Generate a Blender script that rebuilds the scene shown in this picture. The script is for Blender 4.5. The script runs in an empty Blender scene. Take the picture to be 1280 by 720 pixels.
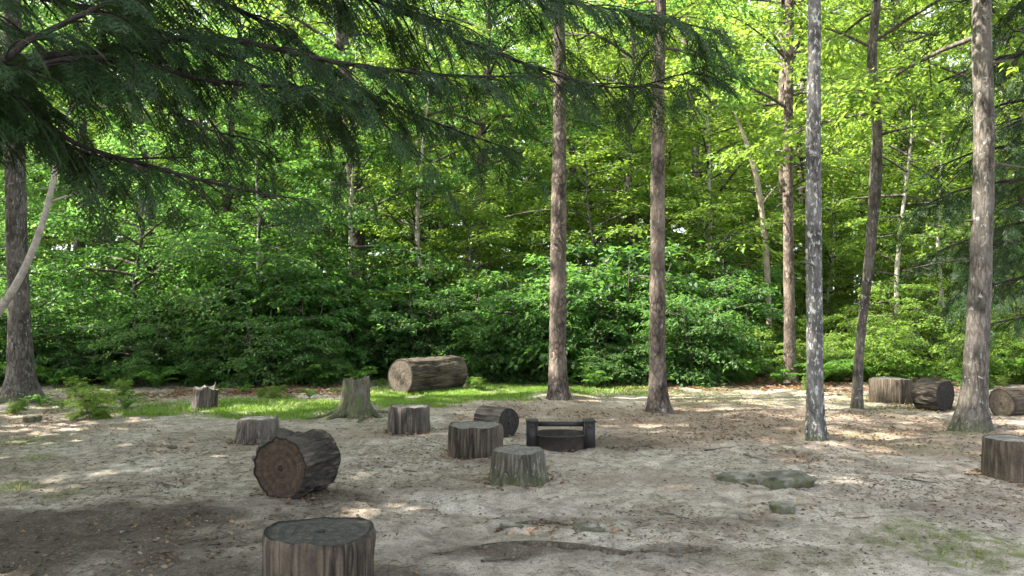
import bpy, math, random
import numpy as np
from mathutils import Vector, Matrix

SC = bpy.context.scene
COL = SC.collection
rad = math.radians

# ------------------------------------------------------------------ camera
F = 924.0                       # focal length in pixels of the 1280x720 photograph
CAM = np.array([0.0, 0.0, 1.5])
PITCH = math.atan(40 / F)
cam_d = bpy.data.cameras.new("camera")
cam = bpy.data.objects.new("camera", cam_d)
COL.objects.link(cam)
cam.location = CAM
cam.rotation_euler = (rad(90) + PITCH, 0, 0)
cam_d.sensor_width = 36
cam_d.lens = 36 * F / 1280
cam_d.clip_start = 0.05
cam_d.clip_end = 2000
SC.camera = cam

# ------------------------------------------------------------------ light
SUN_EL = rad(48)
SUN_XY = np.array([-0.985, -0.12]); SUN_XY /= np.linalg.norm(SUN_XY)   # towards the sun
SUN = np.array([SUN_XY[0] * math.cos(SUN_EL), SUN_XY[1] * math.cos(SUN_EL), math.sin(SUN_EL)])
w = bpy.data.worlds.new("World"); SC.world = w; w.use_nodes = True
nt = w.node_tree
bg = nt.nodes["Background"]
sky = nt.nodes.new("ShaderNodeTexSky"); sky.sky_type = 'NISHITA'; sky.sun_disc = False
sky.sun_elevation = SUN_EL
sky.sun_rotation = math.atan2(SUN_XY[0], SUN_XY[1])
sky.air_density = 1.0; sky.dust_density = 2.5; sky.ozone_density = 1.0
hs = nt.nodes.new("ShaderNodeHueSaturation"); hs.inputs["Saturation"].default_value = 0.40      # hazy summer sky
nt.links.new(sky.outputs[0], hs.inputs["Color"]); nt.links.new(hs.outputs[0], bg.inputs[0])
bg.inputs[1].default_value = 0.15
sl = bpy.data.lights.new("sun", 'SUN'); sl.energy = 5.0; sl.angle = rad(0.5); sl.color = (1.0, 0.93, 0.80)
so = bpy.data.objects.new("sun", sl); COL.objects.link(so)
so.rotation_euler = Vector(SUN).to_track_quat('Z', 'Y').to_euler()
SC.view_settings.view_transform = 'Standard'
SC.view_settings.look = 'None'
SC.view_settings.gamma = 1.0
SC.view_settings.use_curve_mapping = False
SC.view_settings.exposure = 2.5
HAZE = 0.0
SC.cycles.use_denoising = True
SC.cycles.max_bounces = 10
SC.cycles.diffuse_bounces = 6
SC.cycles.glossy_bounces = 2
SC.cycles.transmission_bounces = 8
SC.cycles.caustics_reflective = False
SC.cycles.caustics_refractive = False
SC.cycles.use_adaptive_sampling = True
SC.cycles.adaptive_threshold = 0.02

# ------------------------------------------------------------------ pixels to places
FW = np.array([0, math.cos(PITCH), math.sin(PITCH)])
UP = np.array([0, -math.sin(PITCH), math.cos(PITCH)])
def ray(px, py):
    return np.array([1.0, 0, 0]) * (px - 640) / F + UP * (360 - py) / F + FW
def at(px, py, Y):
    d = ray(px, py); return CAM + d * (Y / d[1])

# ------------------------------------------------------------------ numpy noise
def _hash(ix, iy, iz, seed):
    h = (ix.astype(np.int64) * 374761393 + iy.astype(np.int64) * 668265263 + iz.astype(np.int64) * 2147483647 + seed * 974711) & 0x7fffffff
    h = ((h ^ (h >> 13)) * 1274126177) & 0x7fffffff
    h = (h ^ (h >> 16)) * 60493 & 0x7fffffff
    return (h & 0xffffff) / float(0xffffff)
def vnoise(x, y, z=0.0, seed=0):
    x, y, z = np.broadcast_arrays(np.asarray(x, float), np.asarray(y, float), np.asarray(z, float))
    ix, iy, iz = np.floor(x), np.floor(y), np.floor(z)
    fx, fy, fz = x - ix, y - iy, z - iz
    fx, fy, fz = [f * f * (3 - 2 * f) for f in (fx, fy, fz)]
    r = 0
    for a in (0, 1):
        for b in (0, 1):
            for c in (0, 1):
                r = r + _hash(ix + a, iy + b, iz + c, seed) * (fx if a else 1 - fx) * (fy if b else 1 - fy) * (fz if c else 1 - fz)
    return r * 2 - 1
def fbm(x, y, z=0.0, seed=0, octaves=4, gain=0.5):
    r, a = 0, 1.0
    for o in range(octaves):
        r = r + a * vnoise(np.asarray(x) * 2 ** o, np.asarray(y) * 2 ** o, np.asarray(z) * 2 ** o, seed + o * 17)
        a *= gain
    return r
def sstep(a, b, x):
    t = np.clip((x - a) / (b - a), 0, 1); return t * t * (3 - 2 * t)

# ------------------------------------------------------------------ mesh helpers
def make_mesh(name, V, faces, smooth=False):
    """V (N,3); faces: list of int arrays (M,3) or (M,4)"""
    me = bpy.data.meshes.new(name)
    V = np.ascontiguousarray(V, np.float32)
    faces = [np.ascontiguousarray(f, np.int32) for f in faces if len(f)]
    me.vertices.add(len(V)); me.vertices.foreach_set("co", V.ravel())
    nl = sum(f.size for f in faces); nf = sum(len(f) for f in faces)
    me.loops.add(nl); me.loops.foreach_set("vertex_index", np.concatenate([f.ravel() for f in faces]))
    me.polygons.add(nf)
    tot = np.concatenate([np.full(len(f), f.shape[1], np.int32) for f in faces])
    st = np.concatenate([[0], np.cumsum(tot)[:-1]]).astype(np.int32)
    me.polygons.foreach_set("loop_start", st)
    if smooth: me.polygons.foreach_set("use_smooth", np.ones(nf, bool))
    me.update(calc_edges=True)
    return me
def attr(me, name, vals):
    a = me.attributes.new(name, 'FLOAT', 'POINT'); a.data.foreach_set("value", np.ascontiguousarray(vals, np.float32))
def obj(name, me, mat=None, parent=None, kind=None):
    if mat is not None and not me.materials: me.materials.append(mat)
    o = bpy.data.objects.new(name, me); COL.objects.link(o)
    if parent is not None: o.parent = parent
    if kind: o["kind"] = kind
    return o
def thing(name, label, cat, loc=(0, 0, 0), group=None):
    o = bpy.data.objects.new(name, None); COL.objects.link(o); o.location = loc; o.empty_display_size = 0.2
    return tag(o, label, cat, group)
def tag(o, label, cat, group=None):
    o["label"] = label; o["category"] = cat
    if group: o["group"] = group
    return o
class MB:
    def __init__(s): s.V = []; s.Q = []; s.T = []; s.n = 0
    def add(s, V, Q=None, T=None):
        if Q is not None and len(Q): s.Q.append(np.asarray(Q) + s.n)
        if T is not None and len(T): s.T.append(np.asarray(T) + s.n)
        s.V.append(np.asarray(V, float)); s.n += len(V)
    def mesh(s, name, smooth=False):
        f = []
        if s.Q: f.append(np.concatenate(s.Q))
        if s.T: f.append(np.concatenate(s.T))
        return make_mesh(name, np.concatenate(s.V), f, smooth)
def grid_quads(n, k, wrap=True):
    i = np.arange(n - 1)[:, None]; j = np.arange(k if wrap else k - 1)[None, :]
    j2 = (j + 1) % k
    return np.stack([i * k + j, i * k + j2, (i + 1) * k + j2, (i + 1) * k + j], -1).reshape(-1, 4)
def spline(P, n):
    """Catmull-Rom resample of P (m,d) to n points"""
    P = np.asarray(P, float); m = len(P)
    E = np.vstack([2 * P[0] - P[1], P, 2 * P[-1] - P[-2]])
    L = np.concatenate([[0], np.cumsum(np.linalg.norm(np.diff(P[:, :3], axis=0), axis=1))])
    s = np.linspace(0, L[-1], n); k = np.clip(np.searchsorted(L, s, 'right') - 1, 0, m - 2)
    t = ((s - L[k]) / np.maximum(L[k + 1] - L[k], 1e-9))[:, None]
    p0, p1, p2, p3 = E[k], E[k + 1], E[k + 2], E[k + 3]
    return .5 * (2 * p1 + (p2 - p0) * t + (2 * p0 - 5 * p1 + 4 * p2 - p3) * t ** 2 + (3 * p1 - p0 - 3 * p2 + p3) * t ** 3)
def tube(P, R, k, disp=None, cap=True):
    """tube round the path P (n,3) with radii R (n); disp(theta(n,k), s(n,1)) multiplies the radius"""
    P = np.asarray(P, float); n = len(P)
    T = np.gradient(P, axis=0); T /= np.linalg.norm(T, axis=1, keepdims=True) + 1e-12
    ref = np.array([0, 1.0, 0]) if abs(T[:, 1]).mean() < .8 else np.array([1.0, 0, 0])
    A = np.cross(ref, T); A /= np.linalg.norm(A, axis=1, keepdims=True) + 1e-12
    B = np.cross(T, A)
    th = np.linspace(0, 2 * np.pi, k, endpoint=False)[None, :]
    s = np.concatenate([[0], np.cumsum(np.linalg.norm(np.diff(P, axis=0), axis=1))])[:, None]
    r = np.asarray(R, float)[:, None] * (disp(th + 0 * s, s + 0 * th) if disp else 1.0) * np.ones((n, k))
    V = P[:, None] + r[..., None] * (np.cos(th)[..., None] * A[:, None] + np.sin(th)[..., None] * B[:, None])
    V = V.reshape(-1, 3); Q = grid_quads(n, k)
    Tt = []
    if cap:
        V = np.vstack([V, P[-1:]]); c = len(V) - 1; j = np.arange(k); b = (n - 1) * k
        Tt = np.stack([b + j, b + (j + 1) % k, np.full(k, c)], -1)
    return V, Q, Tt
def box(c, s, ang=0.0):
    x, y, z = [v / 2 for v in s]
    V = np.array([[i * x, j * y, l * z] for i in (-1, 1) for j in (-1, 1) for l in (-1, 1)], float)
    ca, sa = math.cos(ang), math.sin(ang)
    V = np.stack([V[:, 0] * ca - V[:, 1] * sa, V[:, 0] * sa + V[:, 1] * ca, V[:, 2]], -1) + np.asarray(c)
    Q = np.array([[0, 1, 3, 2], [4, 6, 7, 5], [0, 4, 5, 1], [2, 3, 7, 6], [0, 2, 6, 4], [1, 5, 7, 3]])
    return V, Q
def unit(v): return v / (np.linalg.norm(v, axis=-1, keepdims=True) + 1e-12)

# ------------------------------------------------------------------ materials
def new_mat(name):
    m = bpy.data.materials.new(name); m.use_nodes = True
    t = m.node_tree
    return m, t, t.nodes["Principled BSDF"], t.nodes["Material Output"]
class NT:
    def __init__(s, t): s.t = t
    def n(s, ty, ins=None, **kw):
        nd = s.t.nodes.new(ty)
        for k, v in kw.items(): setattr(nd, k, v)
        for k, v in (ins or {}).items():
            if hasattr(v, "is_linked") or isinstance(v, bpy.types.NodeSocket): s.t.links.new(v, nd.inputs[k])
            else: nd.inputs[k].default_value = v
        return nd
    def link(s, a, b): s.t.links.new(a, b)
    def ramp(s, fac, stops, interp='LINEAR'):
        nd = s.t.nodes.new("ShaderNodeValToRGB"); nd.color_ramp.interpolation = interp
        e = nd.color_ramp.elements
        while len(e) < len(stops): e.new(0.5)
        for el, (p, c) in zip(e, stops):
            el.position = p; el.color = (*c, 1) if len(c) == 3 else c
        s.t.links.new(fac, nd.inputs[0]); return nd.outputs[0]
    def mix(s, fac, a, b, blend='MIX'):
        nd = s.t.nodes.new("ShaderNodeMix"); nd.data_type = 'RGBA'; nd.blend_type = blend
        for sock, v in ((nd.inputs[0], fac), (nd.inputs[6], a), (nd.inputs[7], b)):
            if isinstance(v, bpy.types.NodeSocket): s.t.links.new(v, sock)
            else: sock.default_value = v if not isinstance(v, tuple) or len(v) == 4 else (*v, 1)
        return nd.outputs[2]
    def math(s, op, a, b=None, c=None, clamp=False):
        nd = s.t.nodes.new("ShaderNodeMath"); nd.operation = op; nd.use_clamp = clamp
        for i, v in enumerate((a, b, c)):
            if v is None: continue
            if isinstance(v, bpy.types.NodeSocket): s.t.links.new(v, nd.inputs[i])
            else: nd.inputs[i].default_value = v
        return nd.outputs[0]
    def noise(s, vec, scale, detail=5, rough=0.55, dist=0.0):
        nd = s.n("ShaderNodeTexNoise", {"Scale": scale, "Detail": detail, "Roughness": rough, "Distortion": dist})
        s.link(vec, nd.inputs["Vector"]); return nd.outputs[0]
    def mapping(s, scale, rot=(0, 0, 0), src="Object", offset_random=True):
        tc = s.t.nodes.new("ShaderNodeTexCoord")
        mp = s.n("ShaderNodeMapping"); mp.inputs["Scale"].default_value = scale; mp.inputs["Rotation"].default_value = rot
        s.link(tc.outputs[src], mp.inputs["Vector"])
        if offset_random:
            oi = s.t.nodes.new("ShaderNodeObjectInfo")
            mv = s.n("ShaderNodeVectorMath", operation='SCALE'); mv.inputs[0].default_value = (13.1, 7.7, 5.3)
            s.link(oi.outputs["Random"], mv.inputs["Scale"]); s.link(mv.outputs[0], mp.inputs["Location"])
        return mp.outputs[0]

def bark_mat(name, dark, mid, light, hs=14.0, vs=2.5, lichen=None, lich_amt=0.5, moss=0.0, bump=0.6, lich_scale=(6, 6, 2.6)):
    m, t, b, out = new_mat(name); g = NT(t)
    v = g.mapping((hs, hs, vs)); vi = g.mapping((1, 1, 1))
    n1 = g.noise(v, 1.0, 6, 0.62, 0.4)
    n2 = g.noise(vi, 2.2, 4, 0.6)
    n3 = g.noise(vi, 55.0, 3, 0.6)
    vor = g.n("ShaderNodeTexVoronoi", {"Scale": 1.1, "Randomness": 1.0}, feature='DISTANCE_TO_EDGE'); g.link(v, vor.inputs["Vector"])
    crack = g.math('MULTIPLY', g.math('SMOOTH_MIN', vor.outputs[0], 0.28, 0.1), 3.2)
    h = g.math('ADD', g.math('MULTIPLY', n1, 0.75), g.math('MULTIPLY', crack, 0.3))
    c = g.ramp(h, [(0.3, dark), (0.52, mid), (0.78, light)])
    ns_ = g.noise(g.mapping((hs * .38, hs * .38, vs * .45)), 1.0, 4, .6)
    c = g.mix(g.ramp(ns_, [(0.36, (.8,) * 3), (0.56, (0,) * 3)]), c, dark)
    c = g.mix(g.ramp(n2, [(0.42, (0, 0, 0)), (0.68, (1, 1, 1))]), c, g.mix(0.6, c, light), 'MIX')
    c = g.mix(0.35, c, g.mix(1.0, c, g.ramp(n3, [(0.3, (0.35,) * 3), (0.7, (1.3,) * 3)]), 'MULTIPLY'))
    if lichen:
        vl = g.mapping(lich_scale); nl = g.noise(vl, 1.2, 7, 0.7, 0.3)
        f = g.ramp(nl, [(0.62 - 0.2 * lich_amt, (0, 0, 0)), (0.68 - 0.2 * lich_amt, (1, 1, 1))])
        c = g.mix(f, c, lichen)
    if moss:
        tc = t.nodes.new("ShaderNodeTexCoord"); sx = g.n("ShaderNodeSeparateXYZ"); g.link(tc.outputs["Object"], sx.inputs[0])
        low = g.n("ShaderNodeMapRange", {"From Min": 0.0, "From Max": moss, "To Min": 1.0, "To Max": 0.0}); g.link(sx.outputs[2], low.inputs[0])
        nm = g.noise(vi, 9.0, 5, 0.65)
        f = g.ramp(g.math('ADD', g.math('MULTIPLY', low.outputs[0], 0.45), g.math('MULTIPLY', nm, 0.6)), [(0.50, (0, 0, 0)), (0.80, (1, 1, 1))])
        c = g.mix(g.math('MULTIPLY', f, g.ramp(n3, [(.3, (.25,) * 3), (.65, (.8,) * 3)])), c, (0.06, 0.078, 0.024))
    g.link(c, b.inputs["Base Color"]); b.inputs["Roughness"].default_value = 0.9
    b.inputs["Specular IOR Level"].default_value = 0.25
    bp = g.n("ShaderNodeBump", {"Strength": bump, "Distance": 0.02})
    g.link(g.math('ADD', h, g.math('MULTIPLY', n3, 0.15)), bp.inputs["Height"]); g.link(bp.outputs[0], b.inputs["Normal"])
    return m

def grain_mat(name, dark, light, rings=95.0, grey=0.3, greycol=(0.24, 0.24, 0.23), crack=1.0):
    """sawn end grain: growth rings, radial checks, weathering"""
    m, t, b, out = new_mat(name); g = NT(t)
    v = g.mapping((1, 1, 1), offset_random=False)
    sx = g.n("ShaderNodeSeparateXYZ"); g.link(v, sx.inputs[0])
    x, y = sx.outputs[0], sx.outputs[1]
    r = g.math('SQRT', g.math('ADD', g.math('MULTIPLY', x, x), g.math('MULTIPLY', y, y)))
    vr = g.mapping((1, 1, 1))
    nd = g.noise(vr, 5.0, 4, 0.6)
    rr = g.math('ADD', r, g.math('MULTIPLY', nd, 0.09))
    ring = g.math('MULTIPLY', g.math('ADD', g.math('SINE', g.math('MULTIPLY', rr, rings)), 1.0), 0.5)
    ring2 = g.math('MULTIPLY', g.math('ADD', g.math('SINE', g.math('MULTIPLY', rr, rings * 2.7)), 1.0), 0.5)
    rim = t.nodes.new('ShaderNodeAttribute'); rim.attribute_name = 'rim'
    ang = g.math('ARCTAN2', y, x)
    cmb = g.n("ShaderNodeCombineXYZ"); g.link(g.math('MULTIPLY', ang, 3.5), cmb.inputs[0]); g.link(g.math('MULTIPLY', r, 1.6), cmb.inputs[1])
    na = g.noise(cmb.outputs[0], 2.4, 5, 0.65)
    chk = g.ramp(na, [(0.50, (1, 1, 1)), (0.565, (0.12,) * 3), (0.60, (1, 1, 1))])
    blot = g.noise(vr, 9.0, 5, 0.7)
    c = g.mix(g.math('ADD', g.math('MULTIPLY', ring, 0.30), g.math('ADD', g.math('MULTIPLY', ring2, 0.22), g.math('MULTIPLY', na, 0.5))), dark, light)
    c = g.mix(g.ramp(blot, [(0.5 - 0.3 * grey, (0, 0, 0)), (0.78 - 0.3 * grey, (1, 1, 1))]), c, greycol)
    c = g.mix(g.ramp(g.noise(vr, 28, 4, .7), [(.35, (.5,) * 3), (.6, (0,) * 3)]), c, dark)
    c = g.mix(g.ramp(g.math('ADD', rim.outputs['Fac'], g.math('MULTIPLY', blot, .05)), [(.93, (0,) * 3), (.97, (.85,) * 3)]), c, tuple(q * .45 for q in dark))
    c = g.mix(0.75 * crack, c, chk, 'MULTIPLY')
    g.link(c, b.inputs["Base Color"]); b.inputs["Roughness"].default_value = 0.88
    b.inputs["Specular IOR Level"].default_value = 0.3
    bp = g.n("ShaderNodeBump", {"Strength": 0.5, "Distance": 0.01})
    hh = g.n("ShaderNodeRGBToBW"); g.link(chk, hh.inputs[0])
    g.link(g.math('ADD', g.math('MULTIPLY', ring, 0.3), g.math('ADD', hh.outputs[0], g.math('MULTIPLY', blot, 0.8))), bp.inputs["Height"])
    g.link(bp.outputs[0], b.inputs["Normal"])
    return m

def leaf_mat(name, c1, c2, c3, trans, tfac=0.45, rough=0.5, spec=0.35):
    m, t, b, out = new_mat(name); g = NT(t)
    geo = t.nodes.new("ShaderNodeNewGeometry"); oi = t.nodes.new("ShaderNodeObjectInfo")
    f = g.math('ADD', g.math('MULTIPLY', geo.outputs["Random Per Island"], 0.65), g.math('MULTIPLY', oi.outputs["Random"], 0.35))
    c = g.ramp(f, [(0.1, c1), (0.5, c2), (0.9, c3)])
    g.link(c, b.inputs["Base Color"]); b.inputs["Roughness"].default_value = rough
    b.inputs["Specular IOR Level"].default_value = spec
    if tfac > 0:
        tr = t.nodes.new("ShaderNodeBsdfTranslucent")
        g.link(g.mix(0.6, c, trans), tr.inputs[0])
        ms = g.n("ShaderNodeMixShader"); ms.inputs[0].default_value = tfac
        g.link(b.outputs[0], ms.inputs[1]); g.link(tr.outputs[0], ms.inputs[2]); g.link(ms.outputs[0], out.inputs[0])
    return m

M = {}
M['bark_pine'] = bark_mat('bark_pine', (0.018, 0.014, 0.012), (0.096, 0.074, 0.059), (0.225, 0.18, 0.147), 13, 6.5, lichen=(0.24, 0.215, 0.19), lich_amt=0.14, lich_scale=(9, 9, 5), bump=1.0)
M['bark_lichen'] = bark_mat('bark_lichen', (0.024, 0.023, 0.022), (0.085, 0.082, 0.077), (0.17, 0.166, 0.157), 18, 6, lichen=(0.33, 0.333, 0.32), lich_amt=0.38, lich_scale=(17, 17, 9), moss=0.18)
M['bark_grey'] = bark_mat('bark_grey', (0.02, 0.017, 0.014), (0.078, 0.067, 0.056), (0.17, 0.152, 0.133), 18, 5, lichen=(0.25, 0.25, 0.225), lich_amt=0.18, lich_scale=(14, 14, 8), moss=0.35, bump=1.0)
M['bark_dark'] = bark_mat('bark_dark', (0.025, 0.02, 0.017), (0.07, 0.055, 0.042), (0.15, 0.125, 0.10), 16, 2.5, moss=0.9)
M['bark_snag'] = bark_mat('bark_snag', (0.15, 0.12, 0.09), (0.30, 0.25, 0.195), (0.43, 0.375, 0.31), 22, 2.0, bump=0.4)
M['bark_wood'] = bark_mat('bark_wood', (0.03, 0.026, 0.021), (0.08, 0.068, 0.056), (0.17, 0.15, 0.13), 14, 3, lichen=(0.30, 0.30, 0.27), lich_amt=0.15)
M['bark_birch'] = bark_mat('bark_birch', (0.18, 0.16, 0.13), (0.36, 0.33, 0.28), (0.50, 0.47, 0.41), 9, 9, bump=0.3)
M['bark_limb'] = bark_mat('bark_limb', (0.008, 0.007, 0.006), (0.02, 0.017, 0.015), (0.05, 0.043, 0.037), 30, 30, bump=0.5)
M['log_bark'] = bark_mat('log_bark', (0.008, 0.007, 0.006), (0.036, 0.029, 0.023), (0.115, 0.097, 0.079), 19, 5.0, bump=1.0)
M['log_weathered'] = bark_mat('log_weathered', (0.018, 0.015, 0.012), (0.085, 0.071, 0.059), (0.18, 0.157, 0.136), 28, 1.7, bump=1.0)
M['log_brown'] = bark_mat('log_brown', (0.012, 0.009, 0.007), (0.062, 0.048, 0.034), (0.14, 0.114, 0.086), 25, 1.9, bump=1.0)
M['log_mossy'] = bark_mat('log_mossy', (0.015, 0.014, 0.010), (0.072, 0.065, 0.048), (0.15, 0.137, 0.11), 22, 2.6, lichen=(0.20, 0.205, 0.18), lich_amt=0.2, lich_scale=(14, 14, 7), moss=0.35, bump=1.0)
M['log_moss_old'] = bark_mat('log_moss_old', (0.02, 0.018, 0.012), (0.09, 0.08, 0.056), (0.19, 0.172, 0.135), 22, 2.6, lichen=(0.075, 0.10, 0.028), lich_amt=0.45, lich_scale=(7, 7, 4), moss=0.6, bump=1.0)
M['grain_grey'] = grain_mat('grain_grey', (0.055, 0.048, 0.040), (0.235, 0.216, 0.188), grey=0.3, greycol=(0.165, 0.160, 0.148), crack=.8)
M['grain_dark'] = grain_mat('grain_dark', (0.010, 0.009, 0.008), (0.092, 0.083, 0.070), grey=0.1, greycol=(0.05, 0.052, 0.048), crack=.85)
M['grain_brown'] = grain_mat('grain_brown', (0.012, 0.008, 0.005), (0.108, 0.070, 0.042), grey=0.2, greycol=(0.05, 0.037, 0.025), crack=0.85)
M['grain_pale'] = grain_mat('grain_pale', (0.035, 0.028, 0.021), (0.16, 0.123, 0.088), grey=0.35, greycol=(0.085, 0.073, 0.058), crack=0.8)
M['grain_black'] = grain_mat('grain_black', (0.012, 0.010, 0.009), (0.05, 0.042, 0.035), grey=0.1, greycol=(0.05, 0.045, 0.04))
M['leaf_shrub'] = leaf_mat('leaf_shrub', (0.028, 0.078, 0.024), (0.049, 0.117, 0.034), (0.084, 0.162, 0.042), (0.19, 0.41, 0.048), 0.48)
M['leaf_bright'] = leaf_mat('leaf_bright', (0.048, 0.118, 0.022), (0.085, 0.172, 0.030), (0.138, 0.230, 0.042), (0.42, 0.60, 0.07), 0.55)
M['leaf_tall'] = leaf_mat('leaf_tall', (0.038, 0.112, 0.030), (0.066, 0.155, 0.040), (0.108, 0.210, 0.052), (0.28, 0.56, 0.10), 0.55)
M['leaf_fern'] = leaf_mat('leaf_fern', (0.045, 0.12, 0.022), (0.065, 0.155, 0.028), (0.10, 0.20, 0.035), (0.18, 0.36, 0.03), 0.45)
M['needle'] = leaf_mat('needle', (0.007, 0.022, 0.006), (0.013, 0.037, 0.009), (0.028, 0.064, 0.014), (0.09, 0.20, 0.03), 0.3, rough=0.55, spec=0.3)
M['grass'] = leaf_mat('grass', (0.08, 0.17, 0.02), (0.13, 0.235, 0.028), (0.19, 0.28, 0.045), (0.22, 0.36, 0.03), 0.4)
M['grass_dry'] = leaf_mat('grass_dry', (0.11, 0.14, 0.035), (0.18, 0.20, 0.06), (0.27, 0.26, 0.10), (0.30, 0.33, 0.06), 0.35)
M['litter'] = leaf_mat('litter', (0.06, 0.038, 0.022), (0.17, 0.105, 0.06), (0.36, 0.27, 0.17), (0.3, 0.2, 0.1), 0.15, rough=0.75)
M['litter_red'] = leaf_mat('litter_red', (0.09, 0.045, 0.024), (0.18, 0.09, 0.045), (0.29, 0.18, 0.10), (0.4, 0.2, 0.08), 0.2, rough=0.75)
M['chips'] = leaf_mat('chips', (0.04, 0.032, 0.025), (0.11, 0.088, 0.068), (0.25, 0.22, 0.18), (0, 0, 0), 0.0, rough=0.9)

def stone_mat():
    m, t, b, out = new_mat('stone'); g = NT(t)
    v = g.mapping((1, 1, 1)); n1 = g.noise(v, 7, 7, .65); n2 = g.noise(v, 11, 6, .7); n3 = g.noise(v, 60, 3, .6)
    c = g.ramp(n1, [(.3, (.022, .021, .016)), (.5, (.075, .068, .055)), (.66, (.20, .187, .16))])
    geo = t.nodes.new("ShaderNodeNewGeometry"); sx = g.n("ShaderNodeSeparateXYZ"); g.link(geo.outputs["Normal"], sx.inputs[0])
    f = g.ramp(g.math('ADD', g.math('MULTIPLY', n2, 1.0), g.math('MULTIPLY', sx.outputs[2], -0.12)), [(.36, (0,) * 3), (.52, (.8,) * 3)])
    c = g.mix(f, c, (.055, .062, .02))
    g.link(c, b.inputs["Base Color"]); b.inputs["Roughness"].default_value = .9
    bp = g.n("ShaderNodeBump", {"Strength": .7, "Distance": .02}); g.link(g.math('ADD', n1, g.math('MULTIPLY', n3, .3)), bp.inputs["Height"]); g.link(bp.outputs[0], b.inputs["Normal"])
    return m
M['stone'] = stone_mat()
def steel_mat(name, c1, c2, c3):
    m, t, b, out = new_mat(name); g = NT(t)
    v = g.mapping((1, 1, 1)); n1 = g.noise(v, 9, 6, .65); n2 = g.noise(v, 70, 3, .6)
    c = g.ramp(n1, [(.32, c1), (.55, c2), (.72, c3)])
    g.link(c, b.inputs["Base Color"]); b.inputs["Roughness"].default_value = .72; b.inputs["Metallic"].default_value = .25
    bp = g.n("ShaderNodeBump", {"Strength": .4, "Distance": .004}); g.link(n2, bp.inputs["Height"]); g.link(bp.outputs[0], b.inputs["Normal"])
    return m
M['steel_black'] = steel_mat('steel_black', (.012, .011, .010), (.026, .023, .021), (.06, .045, .035))
M['steel_rust'] = steel_mat('steel_rust', (.012, .011, .010), (.035, .028, .022), (.085, .066, .05))
M['ash'] = steel_mat('ash', (.02, .02, .02), (.08, .078, .075), (.26, .25, .24)); M['ash'].node_tree.nodes["Principled BSDF"].inputs["Metallic"].default_value = 0

# ------------------------------------------------------------------ ground
MOUNDS = []   # (x, y, radius, height)
def gz(x, y):
    x = np.asarray(x, float); y = np.asarray(y, float)
    z = 0.030 * vnoise(x * .45, y * .45, 0, 3) + 0.014 * vnoise(x * 1.3, y * 1.3, 0, 5)
    z = z + 0.10 * sstep(16, 24, y) * (1 + vnoise(x * .2, y * .2, 0, 9))
    for mx, my, mr, mh in MOUNDS:
        z = z + mh * np.exp(-((x - mx) ** 2 + (y - my) ** 2) / mr ** 2)
    return z
def G(px, py):
    d = ray(px, py); t = -CAM[2] / d[2]
    for _ in range(4):
        p = CAM + d * t; t = (float(gz(p[0], p[1])) - CAM[2]) / d[2]
    return CAM + d * t
def onground(x, y): return np.array([x, y, float(gz(x, y))])
for px, py, r, h in ((698, 497, .55, .14), (824, 513, .4, .05), (1020, 548, .35, .05), (1216, 536, .5, .07), (25, 503, .7, .09), (445, 520, .5, .05)):
    p = G(px, py); MOUNDS.append((p[0], p[1], r, h))

# areas of ground cover and painted shade in the photograph: (px, py, half-width px, half-height px, strength)
GRASS = [(575, 490, 125, 10, 1.0), (520, 500, 70, 9, .95), (330, 509, 130, 12, .85), (760, 490, 70, 6, .55), (215, 512, 60, 8, .5), (650, 488, 60, 6, .8)]
GRASS_TUFT = [(18, 608, 34, 8, .8), (72, 622, 40, 10, .8), (50, 572, 24, 5, .6), (20, 552, 40, 7, .45), (175, 503, 40, 5, .6), (100, 502, 70, 10, .5), (205, 505, 40, 5, .5), (8, 585, 20, 5, .4)]
MOSS = [(870, 492, 150, 8, .8), (1120, 503, 90, 12, .8), (940, 500, 140, 9, .6), (1200, 690, 100, 40, .9), (1040, 700, 120, 14, .35), (30, 560, 60, 20, .4), (450, 520, 60, 10, .6),
        (1050, 545, 60, 8, .5), (1160, 560, 60, 12, .35), (1210, 545, 40, 8, .7)]
DARK = [(90, 690, 300, 75, 1.0), (280, 640, 120, 25, .55), (640, 690, 260, 12, .9), (250, 720, 260, 40, .9), (410, 622, 45, 8, .9), (760, 555, 55, 13, .8), (900, 700, 240, 12, .4), (690, 652, 120, 8, .6), (950, 655, 120, 8, .45), (560, 610, 60, 6, .5), (1180, 640, 100, 14, .4)]  # mould, ash and litter, with some shade painted in at lower left
REDD = [(900, 525, 280, 28, .9), (1120, 545, 200, 26, .8), (420, 545, 120, 25, .5), (690, 512, 140, 12, .7), (620, 600, 200, 12, .3), (330, 490, 110, 7, .8), (60, 530, 120, 25, .5), (1000, 483, 200, 6, .9)]
def area_field(areas, X, Y):
    """areas drawn on the ground plane, with ragged noise edges"""
    out = np.zeros_like(X)
    wob = fbm(X * 1.6, Y * 1.6, 0, 41, 4) * .45
    for px, py, hw, hh, s in areas:
        c = G(px, py); rx = abs(G(px + hw, py)[0] - c[0])
        ry = max(.5 * abs(G(px, py - min(hh, py - 408))[1] - G(px, py + hh)[1]), .08)
        d = np.sqrt(((X - c[0]) / rx) ** 2 + ((Y - c[1]) / ry) ** 2)
        out = np.maximum(out, s * sstep(1.25, .45, d + wob))
    return out

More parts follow.
